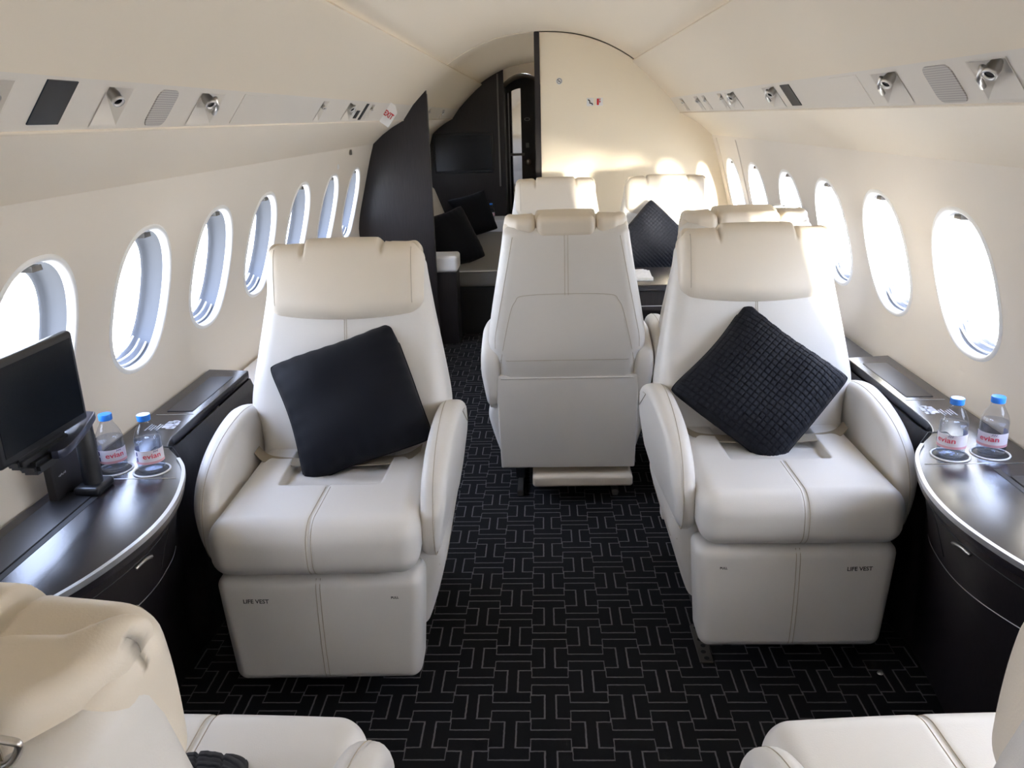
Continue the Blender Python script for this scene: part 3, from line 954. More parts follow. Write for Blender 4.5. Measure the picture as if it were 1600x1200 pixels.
        for v in b2.verts: v.co = tilt(*v.co)
        bm_obj(nm, b2, M_LEATHER_WARMLIT, t, True, None, recalc=False)
    # --- hard rear lower panel
    bp = softbox('back_panel', (.516, .05, .370), .006, M_LEATHER, t, center=(0, .262, .326), m=(8, 1, 8), deform=lambda x, y, z: (x*(1-.02*(-z/.18)), y + .006*(1-(z/.18)**2), z))
    # --- seams
    D = (0, 1, 0)
    ls = [[(x, -.8, .09+.275*i/20) for i in range(21)] for x in (-.005, .005)]
    snap_lines([fr], ls, D, .0010, 'seam', M_STITCH, fr)
    fl_ = []
    for x in (-.005, .005):
        pass
    def seat_dir(p):
        if p.y > -.33: return (0, 0, -1)
        if p.z <= .4601: return (0, 1, 0)
        return (0, -.33-p.y, .46-p.z)
    for x in (-.006, .006):
        ln = [(x, -.178-.150*i/12, .9) for i in range(13)]
        ln += [(x, -.3301-.4*sin(radians(90*i/14)), .46+.4*cos(radians(90*i/14))) for i in range(15)]
        ln += [(x, -.7301, .458-.062*i/8) for i in range(9)]
        snap_lines([se], [ln], seat_dir, .0010, 'seam', M_STITCH, se)
    # backrest front centre seam
    fwd = (Rr @ Vector((0, 1, 0))).normalized()
    snap_lines([bk], [[tilt(x, -.4, .03+.45*i/20) for i in range(21)] for x in (-.003, .003)], fwd, .0009, 'seam', M_STITCH, bk)
    # backrest rear seams: double centre seam, arch-shaped inset, piping
    rear = -fwd
    snap_lines([bk], [[tilt(x, .6, .385+.215*i/16) for i in range(17)] for x in (-.006, .006)], rear, .0010, 'rear_seam', M_STITCH, bk)
    snap_lines([bk], [[tilt(sx*(.262-.085*max(0, (i/16)-.15)), .6, .17+.42*i/16) for i in range(17)] for sx in (-1, 1)], rear, .0010, 'rear_seam', M_STITCH, bk)
    arch = circ_smooth([(-.246, .09), (-.238, .17), (-.205, .32), (-.185, .365), (-.155, .385), (0, .390), (.155, .385), (.185, .365), (.205, .32), (.238, .17), (.246, .09)], 5, False)
    snap_lines([bk], [[tilt(p.x, .6, p.y) for p in [Vector(q) for q in arch]]], rear, .0010, 'rear_seam', M_STITCH, bk)
    snap_lines([bk, bp], [[Vector((-.245+.49*i/20, .8, .500)) for i in range(21)]], (0, -1, 0), .0022, 'piping', M_LEATHER, bp)
    snap_lines([bk, bp], [[Vector((-.245+.49*i/20, .8, .570)) for i in range(21)]], (0, -1, 0), .0010, 'rear_seam', M_STITCH, bk)
    # headrest side seams
    snap_lines([hr], [[tilt(sx*.196, -.5, .475+.15*i/16) for i in range(17)] for sx in (-1, 1)], fwd, .0009, 'seam', M_STITCH, hr)
    # armrest seams along the curved front edge
    Pa = circ_smooth([Vector(p) for p in prof[1:11]], 5, False)
    cen = Vector((0, .50))
    for sx, arm in zip((-1, 1), arms):
        lines = []
        for xx in ((.272, .322)):
            ln = []
            for p in Pa:
                d = (Vector((p.x, p.y)) - Vector((.0, .48)))
                ln.append((sx*(xx + .010), p.x + d.x*.8, p.y + d.y*.8))
            lines.append(ln)
        snap_lines([arm], lines, lambda p: (0, -p.y+.0, -(p.z-.48)), .0009, 'seam', M_STITCH, arm)
    # lettering on the footrest
    Mt = Matrix.Rotation(radians(90), 4, 'X')
    return t

def lettering(chair, fr_side):
    fr = [c for c in chair.children if c.name.startswith('footrest')][0]
    Rt = Matrix.Rotation(radians(90), 4, 'X')
    b = bmesh.new(); b.from_mesh(fr.data); tree = BVHTree.FromBMesh(b); b.free()
    for txt, size, x, z, nm in (('LIFE VEST', .0155, -fr_side*.155, .312, 'life_vest_lettering'), ('PULL', .0085, fr_side*.185, .316, 'pull_lettering')):
        def wrap(c):
            p = Vector((c.x + x, -.9, c.y + z)); h = tree.ray_cast(p, Vector((0, 1, 0)))
            return (c.x+x, (h[0].y if h[0] else -.37) - .0006 - c.z, c.y+z)
        text_obj(nm, txt, size, M_INK, fr, None, wrap, extrude=.0001, bold=.0003)

c1 = armchair('armchair', 'cream leather armchair facing the camera, left of aisle, holding smooth navy pillow', 17, (-.566, 2.10, 0), radians(1.2), 'cabin armchairs', 1.06)
c2 = dup(c1, (.630, 2.23, 0), 0, 'cream leather armchair facing the camera, right of aisle, holding quilted navy pillow')
lettering(c1, 1); lettering(c2, -1)
c3 = armchair('armchair', 'cream leather armchair seen squarely from behind in the middle, beside the aisle', 5, (.082, 3.19, 0), pi, 'cabin armchairs', 1.0, .308)
c4 = dup(c3, (.722, 3.19, 0), pi, 'cream leather armchair seen from behind, hidden by the right front armchair')
c5 = dup(c3, (.075, 4.62, 0), 0, 'far cream armchair facing the camera against cream bulkhead, beside dark door post')
c6 = dup(c3, (.694, 4.62, 0), 0, 'far cream armchair by the bright right windows, with quilted pillow')
c7 = armchair('armchair', 'nearest cream armchair, cropped at bottom left, seen from behind with belt hook', 5, (-.545, .70, 0), pi-radians(1), 'cabin armchairs', .95)
c8 = dup(c7, (.592, .70, 0), pi+radians(3), 'nearest cream armchair, cropped at bottom right corner, only arm and seat showing')

# ------------------------------------------------------------------ pillows
def pillow(name, label, size, th, mat, quilt, loc, rot, parent_rot=None, n=72, seed=1, group=None):
    rnd = random.Random(seed); ph = [rnd.uniform(0, 6) for _ in range(8)]
    bm = bmesh.new(); h = size/2; grid = {}
    for s in (1, -1):
        for i in range(n+1):
            for j in range(n+1):
                u, v = -1+2*i/n, -1+2*j/n
                edge = i in (0, n) or j in (0, n)
                if s < 0 and edge: grid[(s, i, j)] = grid[(1, i, j)]; continue
                pinch = 1 - .055*(1-abs(u)**3)*abs(v)**4*0
                x = h*u*(1 - .05*(1-u*u)*0 - .045*(1-v*v)*abs(u)**6)
                y = h*v*(1 - .045*(1-u*u)*abs(v)**6)
                # round the corners a touch
                cr = (abs(u)*abs(v))**10
                x *= 1-.035*cr; y *= 1-.035*cr
                x += .003*sin(3*v+ph[0])*abs(u)**4; y += .003*sin(3*u+ph[1])*abs(v)**4
                f = (max(0, 1-abs(u)**3.2)*max(0, 1-abs(v)**3.2))**.52
                z = th/2*f
                z += .0025*f*(sin(5*u+ph[2]+2*v)+sin(6*v+ph[3]-2*u))
                # puckers along the edges
                e = max(abs(u), abs(v))**8
                z += .0022*(1-f)*sin(26*(u if abs(v) > abs(u) else v)+ph[4])*(1 if not edge else 0)
                if quilt:
                    q = quilt
                    a = abs(((u*q/2+50) % 1)-.5)*2; b = abs(((v*q/2+50) % 1)-.5)*2
                    g = max(0, (a-.72)/.28)**1.5 ; g2 = max(0, (b-.72)/.28)**1.5
                    z -= .0042*max(g, g2)*min(1, f*1.6)
                grid[(s, i, j)] = bm.verts.new((x, y, z*s))
    for s in (1, -1):
        for i in range(n):
            for j in range(n):
                q = [grid[(s, i, j)], grid[(s, i+1, j)], grid[(s, i+1, j+1)], grid[(s, i, j+1)]]
                if s < 0: q.reverse()
                bm.faces.new(q)
    o = bm_obj(name, bm, mat, None, True, None, recalc=False)
    o.location = loc; o.rotation_euler = rot
    tag(o, label, 'pillow', group)
    # seam cord as part
    pts = []
    for k in range(4*n):
        if k < n: key = (1, k, 0)
        elif k < 2*n: key = (1, n, k-n)
        elif k < 3*n: key = (1, n-(k-2*n), n)
        else: key = (1, 0, n-(k-3*n))
        u, v = -1+2*key[1]/n, -1+2*key[2]/n
        x = h*u*(1 - .045*(1-v*v)*abs(u)**6); y = h*v*(1 - .045*(1-u*u)*abs(v)**6)
        cr = (abs(u)*abs(v))**10; x *= 1-.035*cr; y *= 1-.035*cr
        x += .003*sin(3*v+ph[0])*abs(u)**4; y += .003*sin(3*u+ph[1])*abs(v)**4
        pts.append((x, y, 0))
    tube('edge_piping', pts, .0022, mat, o, 6, True)
    return o
def lean(tilt_deg, spin_deg, yaw_deg=0):
    """face looks towards -Y and up; tilt from vertical, spin in its own plane"""
    a = radians(tilt_deg)
    R = Matrix.Rotation(radians(yaw_deg), 3, 'Z') @ Matrix((( 1, 0, 0), (0, sin(a), -cos(a)), (0, cos(a), sin(a)))) @ Matrix.Rotation(radians(spin_deg), 3, 'Z')
    return R.to_euler()
nrm = lambda a: Vector((0, -cos(radians(a)), sin(radians(a))))
pillow('throw_pillow', 'smooth navy pillow tilted on the left front armchair', .375, .145, M_NAVY, 0, Vector((-.545, 2.175, .672)), lean(36, 21, 0), seed=3, group='navy pillows')
pillow('throw_pillow', 'quilted navy pillow standing on its corner on the right front armchair', .368, .12, M_QUILT, 22, Vector((.618, 2.285, .665)), lean(36, 48, 0), n=176, seed=5, group='navy pillows')
pillow('throw_pillow', 'quilted navy pillow on its corner on the far right armchair behind the table', .36, .11, M_QUILT, 22, Vector((.60, 4.56, .73)), lean(18, 45, 0), n=110, seed=8, group='navy pillows')
pillow('throw_pillow', 'dark quilted pillow lying on the nearest left seat, only its tip showing', .34, .11, M_QUILT, 20, Vector((-.545, .765, .598)), lean(72, 20, 180), n=110, seed=9, group='navy pillows')

# ------------------------------------------------------------------ seat belts on the two front chairs
def belt(x, y, z, label):
    t = thing('seat_belt', label, 'seat belt', (x, y, z), group='lap belts')
    bm = bmesh.new()
    for sx in (1,):
        pts = circ_smooth([(-.235, .06, .02), (-.20, .03, .006), (-.15, .012, .004), (-.06, .004, .003), (.06, .004, .003), (.15, .012, .004), (.20, .03, .006), (.235, .06, .02)], 6, False)
        rows = []
        for p in pts:
            p = Vector(p); rows.append([bm.verts.new(p+Vector((0, -.022, 0))), bm.verts.new(p+Vector((0, .022, .004))), bm.verts.new(p+Vector((0, .022, .0065))), bm.verts.new(p+Vector((0, -.022, .0025)))])
        for a, b in zip(rows[:-1], rows[1:]):
            for i in range(4): bm.faces.new((a[i], a[(i+1) % 4], b[(i+1) % 4], b[i]))
    bm_obj('webbing', bm, M_STRAP, t, True, 40)
    softbox('buckle', (.07, .055, .018), .006, M_CHROME, t, center=(0, .005, .010), m=(2, 2, 1), k=3)
belt(-.585, 2.085, .518, 'grey lap belt lying behind the smooth navy pillow')
belt(.635, 2.215, .518, 'grey lap belt lying behind the large quilted pillow')

# shoulder belt hook on the nearest left chair
def hook():
    t = thing('belt_guide', 'metal shoulder belt guide with webbing on the nearest left headrest', 'belt guide', (-.378, .438, 1.034))
    t.scale = (.68, .68, .68)
    R = Matrix.Rotation(radians(12), 4, 'X') @ Matrix.Rotation(radians(8), 4, 'Y')
    def put(bm):
        for v in bm.verts: v.co = R @ v.co
        return bm
    ring = circ_smooth([(-.040, 0, -.010), (-.030, 0, -.040), (.012, 0, -.040), (.034, 0, -.004), (.020, 0, .004), (-.034, 0, .004)], 5)
    bm_obj('ring', put(tube_bm(ring, .0042, 10, None, True)), M_CHROME, t)
    P = [Vector((cos(a)*.024-.006, sin(a)*.030+.030)) for a in [2*pi*i/28 for i in range(28)]]
    P = [Vector((p.x, max(p.y, .004))) for p in P]
    bm = bmesh.new(); outer = P; inner = [Vector((-.006+(p.x+.006)*.45, .026+(p.y-.026)*.45)) for p in P]
    rows = [[bm.verts.new((p.x, y, p.y)) for p in L] for L, y in ((outer, -.004), (inner, -.004), (inner, .003), (outer, .003))]
    for k in range(4):
        a, b = rows[k], rows[(k+1) % 4]
        for i in range(28):
            j = (i+1) % 28; bm.faces.new((a[i], a[j], b[j], b[i]))
    bm_obj('plate', put(bm), M_CHROME, t, True, 40)
    bm = bmesh.new(); rows = []
    for q in circ_smooth([(-.01, -.010, -.110), (-.012, -.012, -.055), (-.010, -.014, -.020), (-.008, -.004, -.002), (-.010, .008, -.02), (-.010, .006, -.09)], 5, False):
        q = Vector(q); rows.append([bm.verts.new(q+Vector((-.020, 0, 0))), bm.verts.new(q+Vector((.016, 0, 0))), bm.verts.new(q+Vector((.016, .002, .001))), bm.verts.new(q+Vector((-.020, .002, .001)))])
    for a, b in zip(rows[:-1], rows[1:]):
        for i in range(4): bm.faces.new((a[i], a[(i+1) % 4], b[(i+1) % 4], b[i]))
    bm_obj('webbing', put(bm), M_STRAP, t, True, 40)
hook()

# ------------------------------------------------------------------ side consoles
def console(side, name, label, dy=0.0):
    t = thing(name, label, 'side console', (side*1.0, 1.7+dy, 0))
    L = Vector(t.location)
    S = lambda x: side*x
    wall = 1.128
    edge = [(wall, 2.62), (.988, 2.60), (.988, 2.35), (.988, 2.06), (.985, 1.99), (.965, 1.93), (.915, 1.865), (.868, 1.79), (.835, 1.70), (.812, 1.60), (.805, 1.50), (.815, 1.40), (.842, 1.29), (.885, 1.19), (.935, 1.10), (.985, 1.02), (1.0, .96), (1.0, .60), (1.0, .1), (wall, .1)]
    sm = [Vector(edge[0])] + [Vector(edge[1])] + circ_smooth([Vector(e) for e in edge[2:17]], 5, False) + [Vector(e) for e in edge[17:]]
    top = [Vector((S(p.x)-L.x, p.y+dy-L.y)) for p in sm]
    prism('worktop', top, .612, .640, .003, ZM, M_TOP, t, 2, sharp=30)
    # metal trim rail around the bulge
    bl = [v for v in circ_smooth([Vector(e) for e in edge[3:17]], 6, False)]
    bl = [p for p in bl if 1.12 < p.y < 1.86]
    bm = bmesh.new(); rows = []
    for i, p in enumerate(bl):
        tn = (bl[min(i+1, len(bl)-1)] - bl[max(i-1, 0)]).normalized(); nn = Vector((tn.y, -tn.x))
        if nn.x > 0: nn = -nn
        a = p + nn*.0035; b = p - nn*.0045
        rows.append([bm.verts.new((S(q.x)-L.x, q.y+dy-L.y, z)) for q, z in ((a, .631), (a, .6425), (b, .6435), (b, .632))])
    for a, b in zip(rows[:-1], rows[1:]):
        for i in range(4): bm.faces.new((a[i], a[(i+1) % 4], b[(i+1) % 4], b[i]))
    bm.faces.new(list(reversed(rows[0]))); bm.faces.new(rows[-1])
    bm_obj('edge_trim', bm, M_TRIM, t, True, 40)
    # cabinet body : face flares out at the top of the bulge and leans back to the floor
    zs = [(.0, .0), (.10, .04), (.25, .22), (.42, .52), (.55, .82), (.612, 1.0)]
    bm = bmesh.new(); rows = []
    fb = [p for p in sm[1:-1]]
    for z, f in zs:
        row = []
        for p in fb:
            flo = 1.0 - .045*exp(-((p.y-1.5)/.32)**2)
            far = p.y > 2.0
            xx = flo + (p.x + .010 - flo)*f
            if p.y > 1.95 or p.y < 1.0:
                # plain ledge: bevelled face leaning out then back
                lean_ = {0: .975, .10: .97, .25: .967, .42: .965, .55: .963, .612: .984}[z]
                k = min(1, max((p.y-1.95)/.08, (1.0-p.y)/.08)); k = max(0, k)
                xx = xx*(1-k) + (lean_ if p.y > 1.5 else min(lean_, 1.0))*k
            row.append(bm.verts.new((S(xx)-L.x, p.y+dy-L.y, z)))
        rows.append(row)
    for a, b in zip(rows[:-1], rows[1:]):
        for i in range(len(a)-1): bm.faces.new((a[i], a[i+1], b[i+1], b[i]))
    # end face towards the far side, and back edge
    for idx, yy in ((0, fb[0].y), (-1, fb[-1].y)):
        w0 = [bm.verts.new((S(wall_xs(z)-.006)-L.x, yy+dy-L.y, z)) for z, f in zs]
        for k in range(len(zs)-1): bm.faces.new((rows[k][idx], rows[k+1][idx], w0[k+1], w0[k]))
    body = bm_obj('body', bm, M_WOOD, t, True, 40)
    # face lines: drawer shadow gap, pale inlay line
    def face_line(nm, pts_yz, r, mat, par):
        ln = [(S(.3)-L.x, y+dy-L.y, z) for y, z in pts_yz]
        return snap_lines([body], [ln], (side, 0, 0), r, nm, mat, par, lift=.0005)
    face_line('inlay_line', [(y, .40 + .10*((1.82-y)/.6)) for y in [1.86-.8*i/40 for i in range(41)]], .0012, M_TRIM, body)
    face_line('drawer_gap', [(y, .583) for y in [1.90-.85*i/40 for i in range(41)]], .0013, M_INK, body)
    face_line('drawer_gap', [(1.62, .583-.115*i/10) for i in range(11)], .0009, M_INK, body)
    # latch handle
    hp = [(S(.3)-L.x, y+dy-L.y, z) for y, z in [(1.44+.07*i/10, .575-.006*sin(pi*i/10)*-1 - .012*i/10) for i in range(11)]]
    h = snap_lines([body], [hp], (side, 0, 0), .0042, 'latch_handle', M_CHROME, t, lift=.004)
    # wall side lid of the stowed table and its slot
    X0, X1 = sorted((S(1.012)-L.x, S(1.096)-L.x))
    box('table_lid', X0, X1, .95+dy-L.y, 1.66+dy-L.y, .640, .6435, M_LID, t, .001)
    Xa, Xb = sorted((S(.998)-L.x, S(1.012)-L.x))
    box('lid_slot', Xa, Xb, .95+dy-L.y, 1.70+dy-L.y, .6395, .6410, M_INK, t, 0)
    bm = bmesh.new()
    for yy in (1.22, 1.25):
        vs = box_into(bm, *sorted((S(1.02)-L.x, S(1.032)-L.x)), yy+dy-L.y-.012, yy+dy-L.y+.010, .6433, .6440)
    bm_obj('lid_marks', bm, M_MARK, t, False)
    # recessed top panel of the far ledge
    X0, X1 = sorted((S(1.012)-L.x, S(1.088)-L.x))
    box('ledge_panel', X0, X1, 2.20+dy-L.y, 2.53+dy-L.y, .640, .6418, M_LID, t, .0008)
    Xa, Xb = sorted((S(1.0)-L.x, S(1.108)-L.x))
    box('ledge_joint', Xa, Xb, 2.174+dy-L.y, 2.177+dy-L.y, .6398, .6408, M_TRIM, t, 0)
    # pale flat marks of irregular outline
    mk = bmesh.new(); rr = random.Random(4)
    for q in range(9):
        x = 1.018 + .010*(q % 3) + rr.uniform(-.003, .003); y = 2.075 + .02*(q//3) + rr.uniform(-.005, .005)
        box_into(mk, *sorted((S(x-.006-.004*rr.random())-L.x, S(x+.006)-L.x)), y-.010+dy-L.y, y+.008+dy-L.y, .6402, .6408)
    for q in range(5):
        x = 1.052 + .008*q
        box_into(mk, *sorted((S(x-.0022)-L.x, S(x+.0015)-L.x)), 2.05+.008*(q % 2)+dy-L.y, 2.085+.006*((q+1) % 3)+dy-L.y, .6402, .6408)
    bm_obj('pale_marks', mk, M_MARK, t, False)
    # cup holders
    for cx, cy in ((.941, 1.783), (1.036, 1.790)):
        cc = (S(cx)-L.x, cy+dy-L.y, .640)
        ring = [(cc[0]+.041*cos(a), cc[1]+.041*sin(a), .6412) for a in [2*pi*i/40 for i in range(40)]]
        rg = tube('cup_holder', ring, .0024, M_WHITE, t, 8, True)
        lathe('cup_mat', [(0, .0012), (.037, .0012), (.0385, 0)], M_INK, rg, 32, c=cc)
    # small dark seam lines beyond the cup holders (flip cover)
    sm2 = [(S(.905)-L.x, 1.86+dy-L.y, .6405), (S(.955)-L.x, 1.93+dy-L.y, .6405), (S(1.0)-L.x, 1.93+dy-L.y, .6405), (S(1.0)-L.x, 1.86+dy-L.y, .6405)]
    tube('cover_seam', sm2, .0010, M_INK, t, 6)
    tube('holder_joint', [(S(.862)-L.x, 1.735+dy-L.y, .6402), (S(1.098)-L.x, 1.735+dy-L.y, .6402)], .0010, M_TRIM, t, 6)
    return t
console(-1, 'side_console', 'long dark wood side console under the left windows, carrying monitor and bottles')
console(1, 'side_console', 'long dark wood side console under the right windows, rounded metal-edged top', .03)

# pale lower ledges along both walls behind the front chairs
for side, nm, lab in ((-1, 'wall_ledge', 'pale padded ledge along the left wall behind the front armchair'), (1, 'wall_ledge', 'pale padded ledge along the right wall beside the rear armchairs')):
    a, b = sorted((side*.93, side*1.105))
    y0 = 2.66
    o = softbox(nm, (b-a, 5.17-y0, .05), .012, M_WALL if side < 0 else M_LID, None, center=(0, 0, 0), m=(2, 4, 1))
    o.location = ((a+b)/2, (5.17+y0)/2, .545 if side < 0 else .60)
    tag(o, lab if side < 0 else 'dark ledge continuing along the right wall past the front armchair', 'ledge')
    w = softbox('ledge_face', (.02, 5.17-y0, .52 if side < 0 else .575), .004, M_WALL if side < 0 else M_WOOD, o, center=(-side*(b-a)*.40, 0, -.285 if side < 0 else -.312), m=(1, 2, 2), k=2)

# ------------------------------------------------------------------ bottles
def bottle(loc, label, rz, variant):
    t = thing('water_bottle', label, 'water bottle', loc, rz, 'small water bottles')
    R = .0300
    outer = [(0, .002), (.022, .0), (.0275, .003), (R, .010), (R*.985, .022), (R, .028), (R, .070), (R*1.01, .078), (R*.98, .084), (R*1.01, .090), (R*.97, .098), (R*.88, .110), (R*.70, .124), (R*.50, .136), (.0130, .143), (.0122, .150)]
    lathe('bottle_body', outer, M_BOTTLE, t, 40)
    water = [(0, .0045), (.0265, .006), (R-.0015, .012), (R-.0017, .070), (R-.0012, .080), (R-.0018, .096), (0, .096)]
    lathe('water', water, M_WATER, t, 40)
    lathe('cap', [(.0138, .146), (.0148, .147), (.0150, .160), (.0142, .163), (0, .1635)], M_BLUECAP, t, 32, sharp=40)
    lab = [(R+.0004, .030), (R+.0004, .068)]
    bm = bmesh.new(); n = 40; rows = []
    a0, a1 = radians(-200), radians(20)
    for z, in ((.034,), (.068,)):
        rows.append([bm.verts.new(((R+.0005)*cos(a0+(a1-a0)*i/n), (R+.0005)*sin(a0+(a1-a0)*i/n), z)) for i in range(n+1)])
    for i in range(n): bm.faces.new((rows[0][i], rows[0][i+1], rows[1][i+1], rows[1][i]))
    lb = bm_obj('paper_label', bm, M_LABEL, t, True)
    bm = bmesh.new(); rows = []
    for z in (.029, .036):
        rows.append([bm.verts.new(((R+.0008)*cos(a0+(a1-a0)*i/n), (R+.0008)*sin(a0+(a1-a0)*i/n), z)) for i in range(n+1)])
    for i in range(n): bm.faces.new((rows[0][i], rows[0][i+1], rows[1][i+1], rows[1][i]))
    bm_obj('label_band', bm, M_LABELB, lb, True)
    def wrap_at(ang):
        def w(c):
            a = ang + c.x/R
            return ((R+.0011+c.z)*cos(a), (R+.0011+c.z)*sin(a), .052+c.y)
        return w
    text_obj('label_lettering', 'evian', .020, M_PINK, lb, None, wrap_at(radians(-90+variant)), extrude=.0001, bold=.0003)
    bm = bmesh.new()
    for zz0, zz1 in ((.036, .047), (.053, .064)):
        a = radians(-90+variant-70)
        M = Matrix.Rotation(a, 4, 'Z')
        box_into(bm, R, R+.0012, -.0015, .0015, zz0, zz1, 0, M)
    bm_obj('label_bars', bm, M_BARS, lb, False)
    t.scale = (1.02, 1.02, .86)
    # mountain mark
    pts = [((R+.0012)*cos(a), (R+.0012)*sin(a), z) for a, z in [(radians(-90+variant+8+4*i), .062+.004*(i % 2)) for i in range(6)]]
    tube('mountain_mark', pts, .0008, M_BARS, lb, 5)
    return t
bottle((-1.036, 1.792, .6415), 'blue-capped water bottle at left console, the one beside the monitor post', 0, 40)
bottle((-.941, 1.785, .6415), 'blue-capped water bottle at left console, the one nearer the armchair', 0, 35)
bottle((.941, 1.815, .6415), 'blue-capped water bottle at right console, the one nearer the armchair', 0, -50)
bottle((1.036, 1.822, .6415), 'blue-capped water bottle at right console, the one nearer the window', 0, -40)

# ------------------------------------------------------------------ monitor on its arm
def monitor():
    t = thing('monitor', 'flat black monitor on a swing arm over the left console', 'monitor', (-1.024, 1.675, .6435))
    L = Vector(t.location)
    # display: faces inward (+X) slightly towards the camera
    bm = softbox_bm(.011, .142, .098, .008, (1, 6, 6), 3)
    R = Matrix.Rotation(radians(-2), 4, 'Z'); T = Matrix.Translation(Vector((-1.0, 1.498, .925))-L) @ R
    for v in bm.verts: v.co = T @ v.co
    hs = bm_obj('housing', bm, M_BLACK, t, True, 40)
    bm = bmesh.new(); box_into(bm, .0112, .0122, -.128, .128, -.080, .084, 0)
    for v in bm.verts: v.co = T @ v.co
    bm_obj('screen', bm, M_SCREEN, hs, False)
    bm = bmesh.new(); box_into(bm, -.014, .016, -.10, .06, -.116, -.094, .006); box_into(bm, -.012, .030, -.075, .0, -.138, -.112, .008)
    for v in bm.verts: v.co = T @ v.co
    bm_obj('hinge_block', bm, M_BLACK, t, True, 40)
    # arm and post
    prof = [Vector((x, y)) for x, y in ((.018, .028), (.026, .012), (.026, -.10), (.016, -.20), (-.016, -.20), (-.024, -.10), (-.024, .012), (-.014, .028), (0, .034))]
    RA = Matrix.Rotation(radians(16), 4, 'Z')
    prism('swing_arm', [(RA @ v.to_3d()).to_2d() for v in circ_smooth(prof, 3)], .158, .176, .003, ZM, M_SATIN, t, 2)
    lathe('post', [(0, 0), (.026, 0), (.026, .006), (.021, .010), (.0205, .150), (.018, .158), (0, .158)], M_BLACK, t, 32, sharp=40)
    softbox('post_foot', (.06, .075, .02), .008, M_BLACK, t, center=(.0, .0, .008), m=(2, 2, 1), k=3)
    bm = bmesh.new()
    for q in range(4): box_into(bm, .004+.004*q, .006+.004*q, -.075-.004*q, -.035-.006*q, .176, .1766)
    bm_obj('arm_mark', bm, M_MARK, t, False)
monitor()
def flap():
    t = thing('stowage_flap', 'upright dark flap standing against the left wall behind the monitor post', 'flap', (-1.082, 1.705, .6435))
    softbox('panel', (.020, .19, .088), .003, M_LID, t, center=(0, 0, .044), m=(1, 2, 2), k=2)
    bm = bmesh.new()
    for q in range(6): box_into(bm, .0100, .0104, -.075+.005*q, -.072+.005*q, .050-.001*(q % 2), .052+.001*(q % 3))
    bm_obj('printed_mark', bm, M_MARK, t, False)
flap()
# small monitor edge by the far right windows
t = thing('monitor', 'small dark monitor standing by the far right windows', 'monitor', (.955, 3.60, .627))
softbox('housing', (.09, .016, .07), .004, M_BLACK, t, center=(.03, 0, .370), m=(1, 1, 1), k=3)
box('screen', -.008, .068, -.0095, -.008, .341, .399, M_SCREEN, t, 0)
lathe('post', [(0, 0), (.03, 0), (.03, .006), (.010, .012), (.010, .34), (0, .34)], M_BLACK, t, 20, c=(.03, 0, 0), sharp=40)

# ------------------------------------------------------------------ table between the facing pairs, newspaper
def table():
    t = thing('conference_table', 'dark wood table between the paired rear armchairs', 'table', (.525, 3.93, 0))
    softbox('tabletop', (.78, .46, .030), .006, M_TOP, t, center=(0, 0, .665), m=(2, 2, 1), k=3)
    box('table_apron', -.37, .37, -.20, .20, .555, .648, M_WOOD, t, .004)
    box('apron_line', -.371, .371, -.2015, -.2005, .575, .579, M_TRIM, t, 0)
    box('pedestal', -.10, .30, -.08, .08, 0, .556, M_WOOD, t, .006)
table()
bm = bmesh.new()
for k in range(3):
    box_into(bm, -.13+.004*k, .075-.006*k, -.13+.01*k, .13-.006*k, .0035*k, .0035*k+.003, .0008, Matrix.Rotation(radians(4*k-3), 4, 'Z'))
o = bm_obj('newspaper', bm, M_PAPER, None, True, 30); o.location = (.44, 3.93, .6805)
tag(o, 'folded newspaper lying on the dark table between the armchairs', 'newspaper')

# ------------------------------------------------------------------ divan area beyond the wood partition
def divan():
    t = thing('divan', 'grey fabric divan with white backrest beyond the dark wood partition', 'divan', (-.68, 6.5, 0))
    L = Vector(t.location)
    softbox('seat_cushion', (.78, 1.95, .115), .030, M_GREY, t, center=(.02, -.02, .385), m=(8, 12, 2), k=5, deform=lambda x, y, z: (x + (.06*max(0, y+.4)**1.0*0), y, z + (.008*(1-(x/.4)**2) if z > 0 else 0)))
    softbox('rear_cushion', (.30, .50, .07), .03, M_GREY, t, center=(-.16, -.15, .465), m=(4, 4, 1), k=4)
    tube('piping', [(.405*c_+.02, (-.975)*1+.0*s_-.02+.0, .385+.052) for c_, s_ in ((-.9, 0), (-.3, 0), (.3, 0), (.92, 0))], .004, M_WHITE, t)
    tube('piping', [(.395, -.99, .34), (.40, -.985, .44), (.402, .9, .442)], .004, M_WHITE, t)
    box('plinth', -.34, .38, -.96, .93, .0, .328, M_DARKBASE, t, .004)
    softbox('backrest', (.12, 1.7, .52), .05, M_LEATHER, t, center=(-.20, -.05, .70), m=(2, 8, 4), k=5, deform=lambda x, y, z: (x - .25*z - .05, y, z*(1-.35*max(0, y/.85))))
divan()
def armrest_block():
    t = thing('divan_end_cabinet', 'low dark cabinet with a white padded top at the near end of the divan', 'cabinet', (-.66, 5.36, 0))
    box('body', -.15, .10, -.10, .10, 0, .475, M_WOOD, t, .004)
    softbox('padded_top', (.27, .22, .105), .02, M_WHITE, t, center=(-.025, 0, .530), m=(3, 3, 2))
armrest_block()
pillow('throw_pillow', 'dark pillow leaning at the near end of the grey divan', .40, .13, M_NAVY, 0, Vector((-.635, 5.80, .615)), lean(25, 12, 38), n=48, seed=12, group='navy pillows')
pillow('throw_pillow', 'dark pillow leaning at the far end of the grey divan below the television', .36, .12, M_NAVY, 0, Vector((-.60, 7.25, .62)), lean(20, 12, 25), n=48, seed=14, group='navy pillows')
t = thing('side_cabinet', 'small white topped cabinet below the television holding a bottle', 'cabinet', (-.43, 7.84, 0))
box('body', -.12, .07, -.18, .16, 0, .40, M_WOOD, t, .004)
softbox('top_block', (.22, .34, .12), .015, M_WHITE, t, center=(-.02, 0, .46), m=(2, 2, 1))
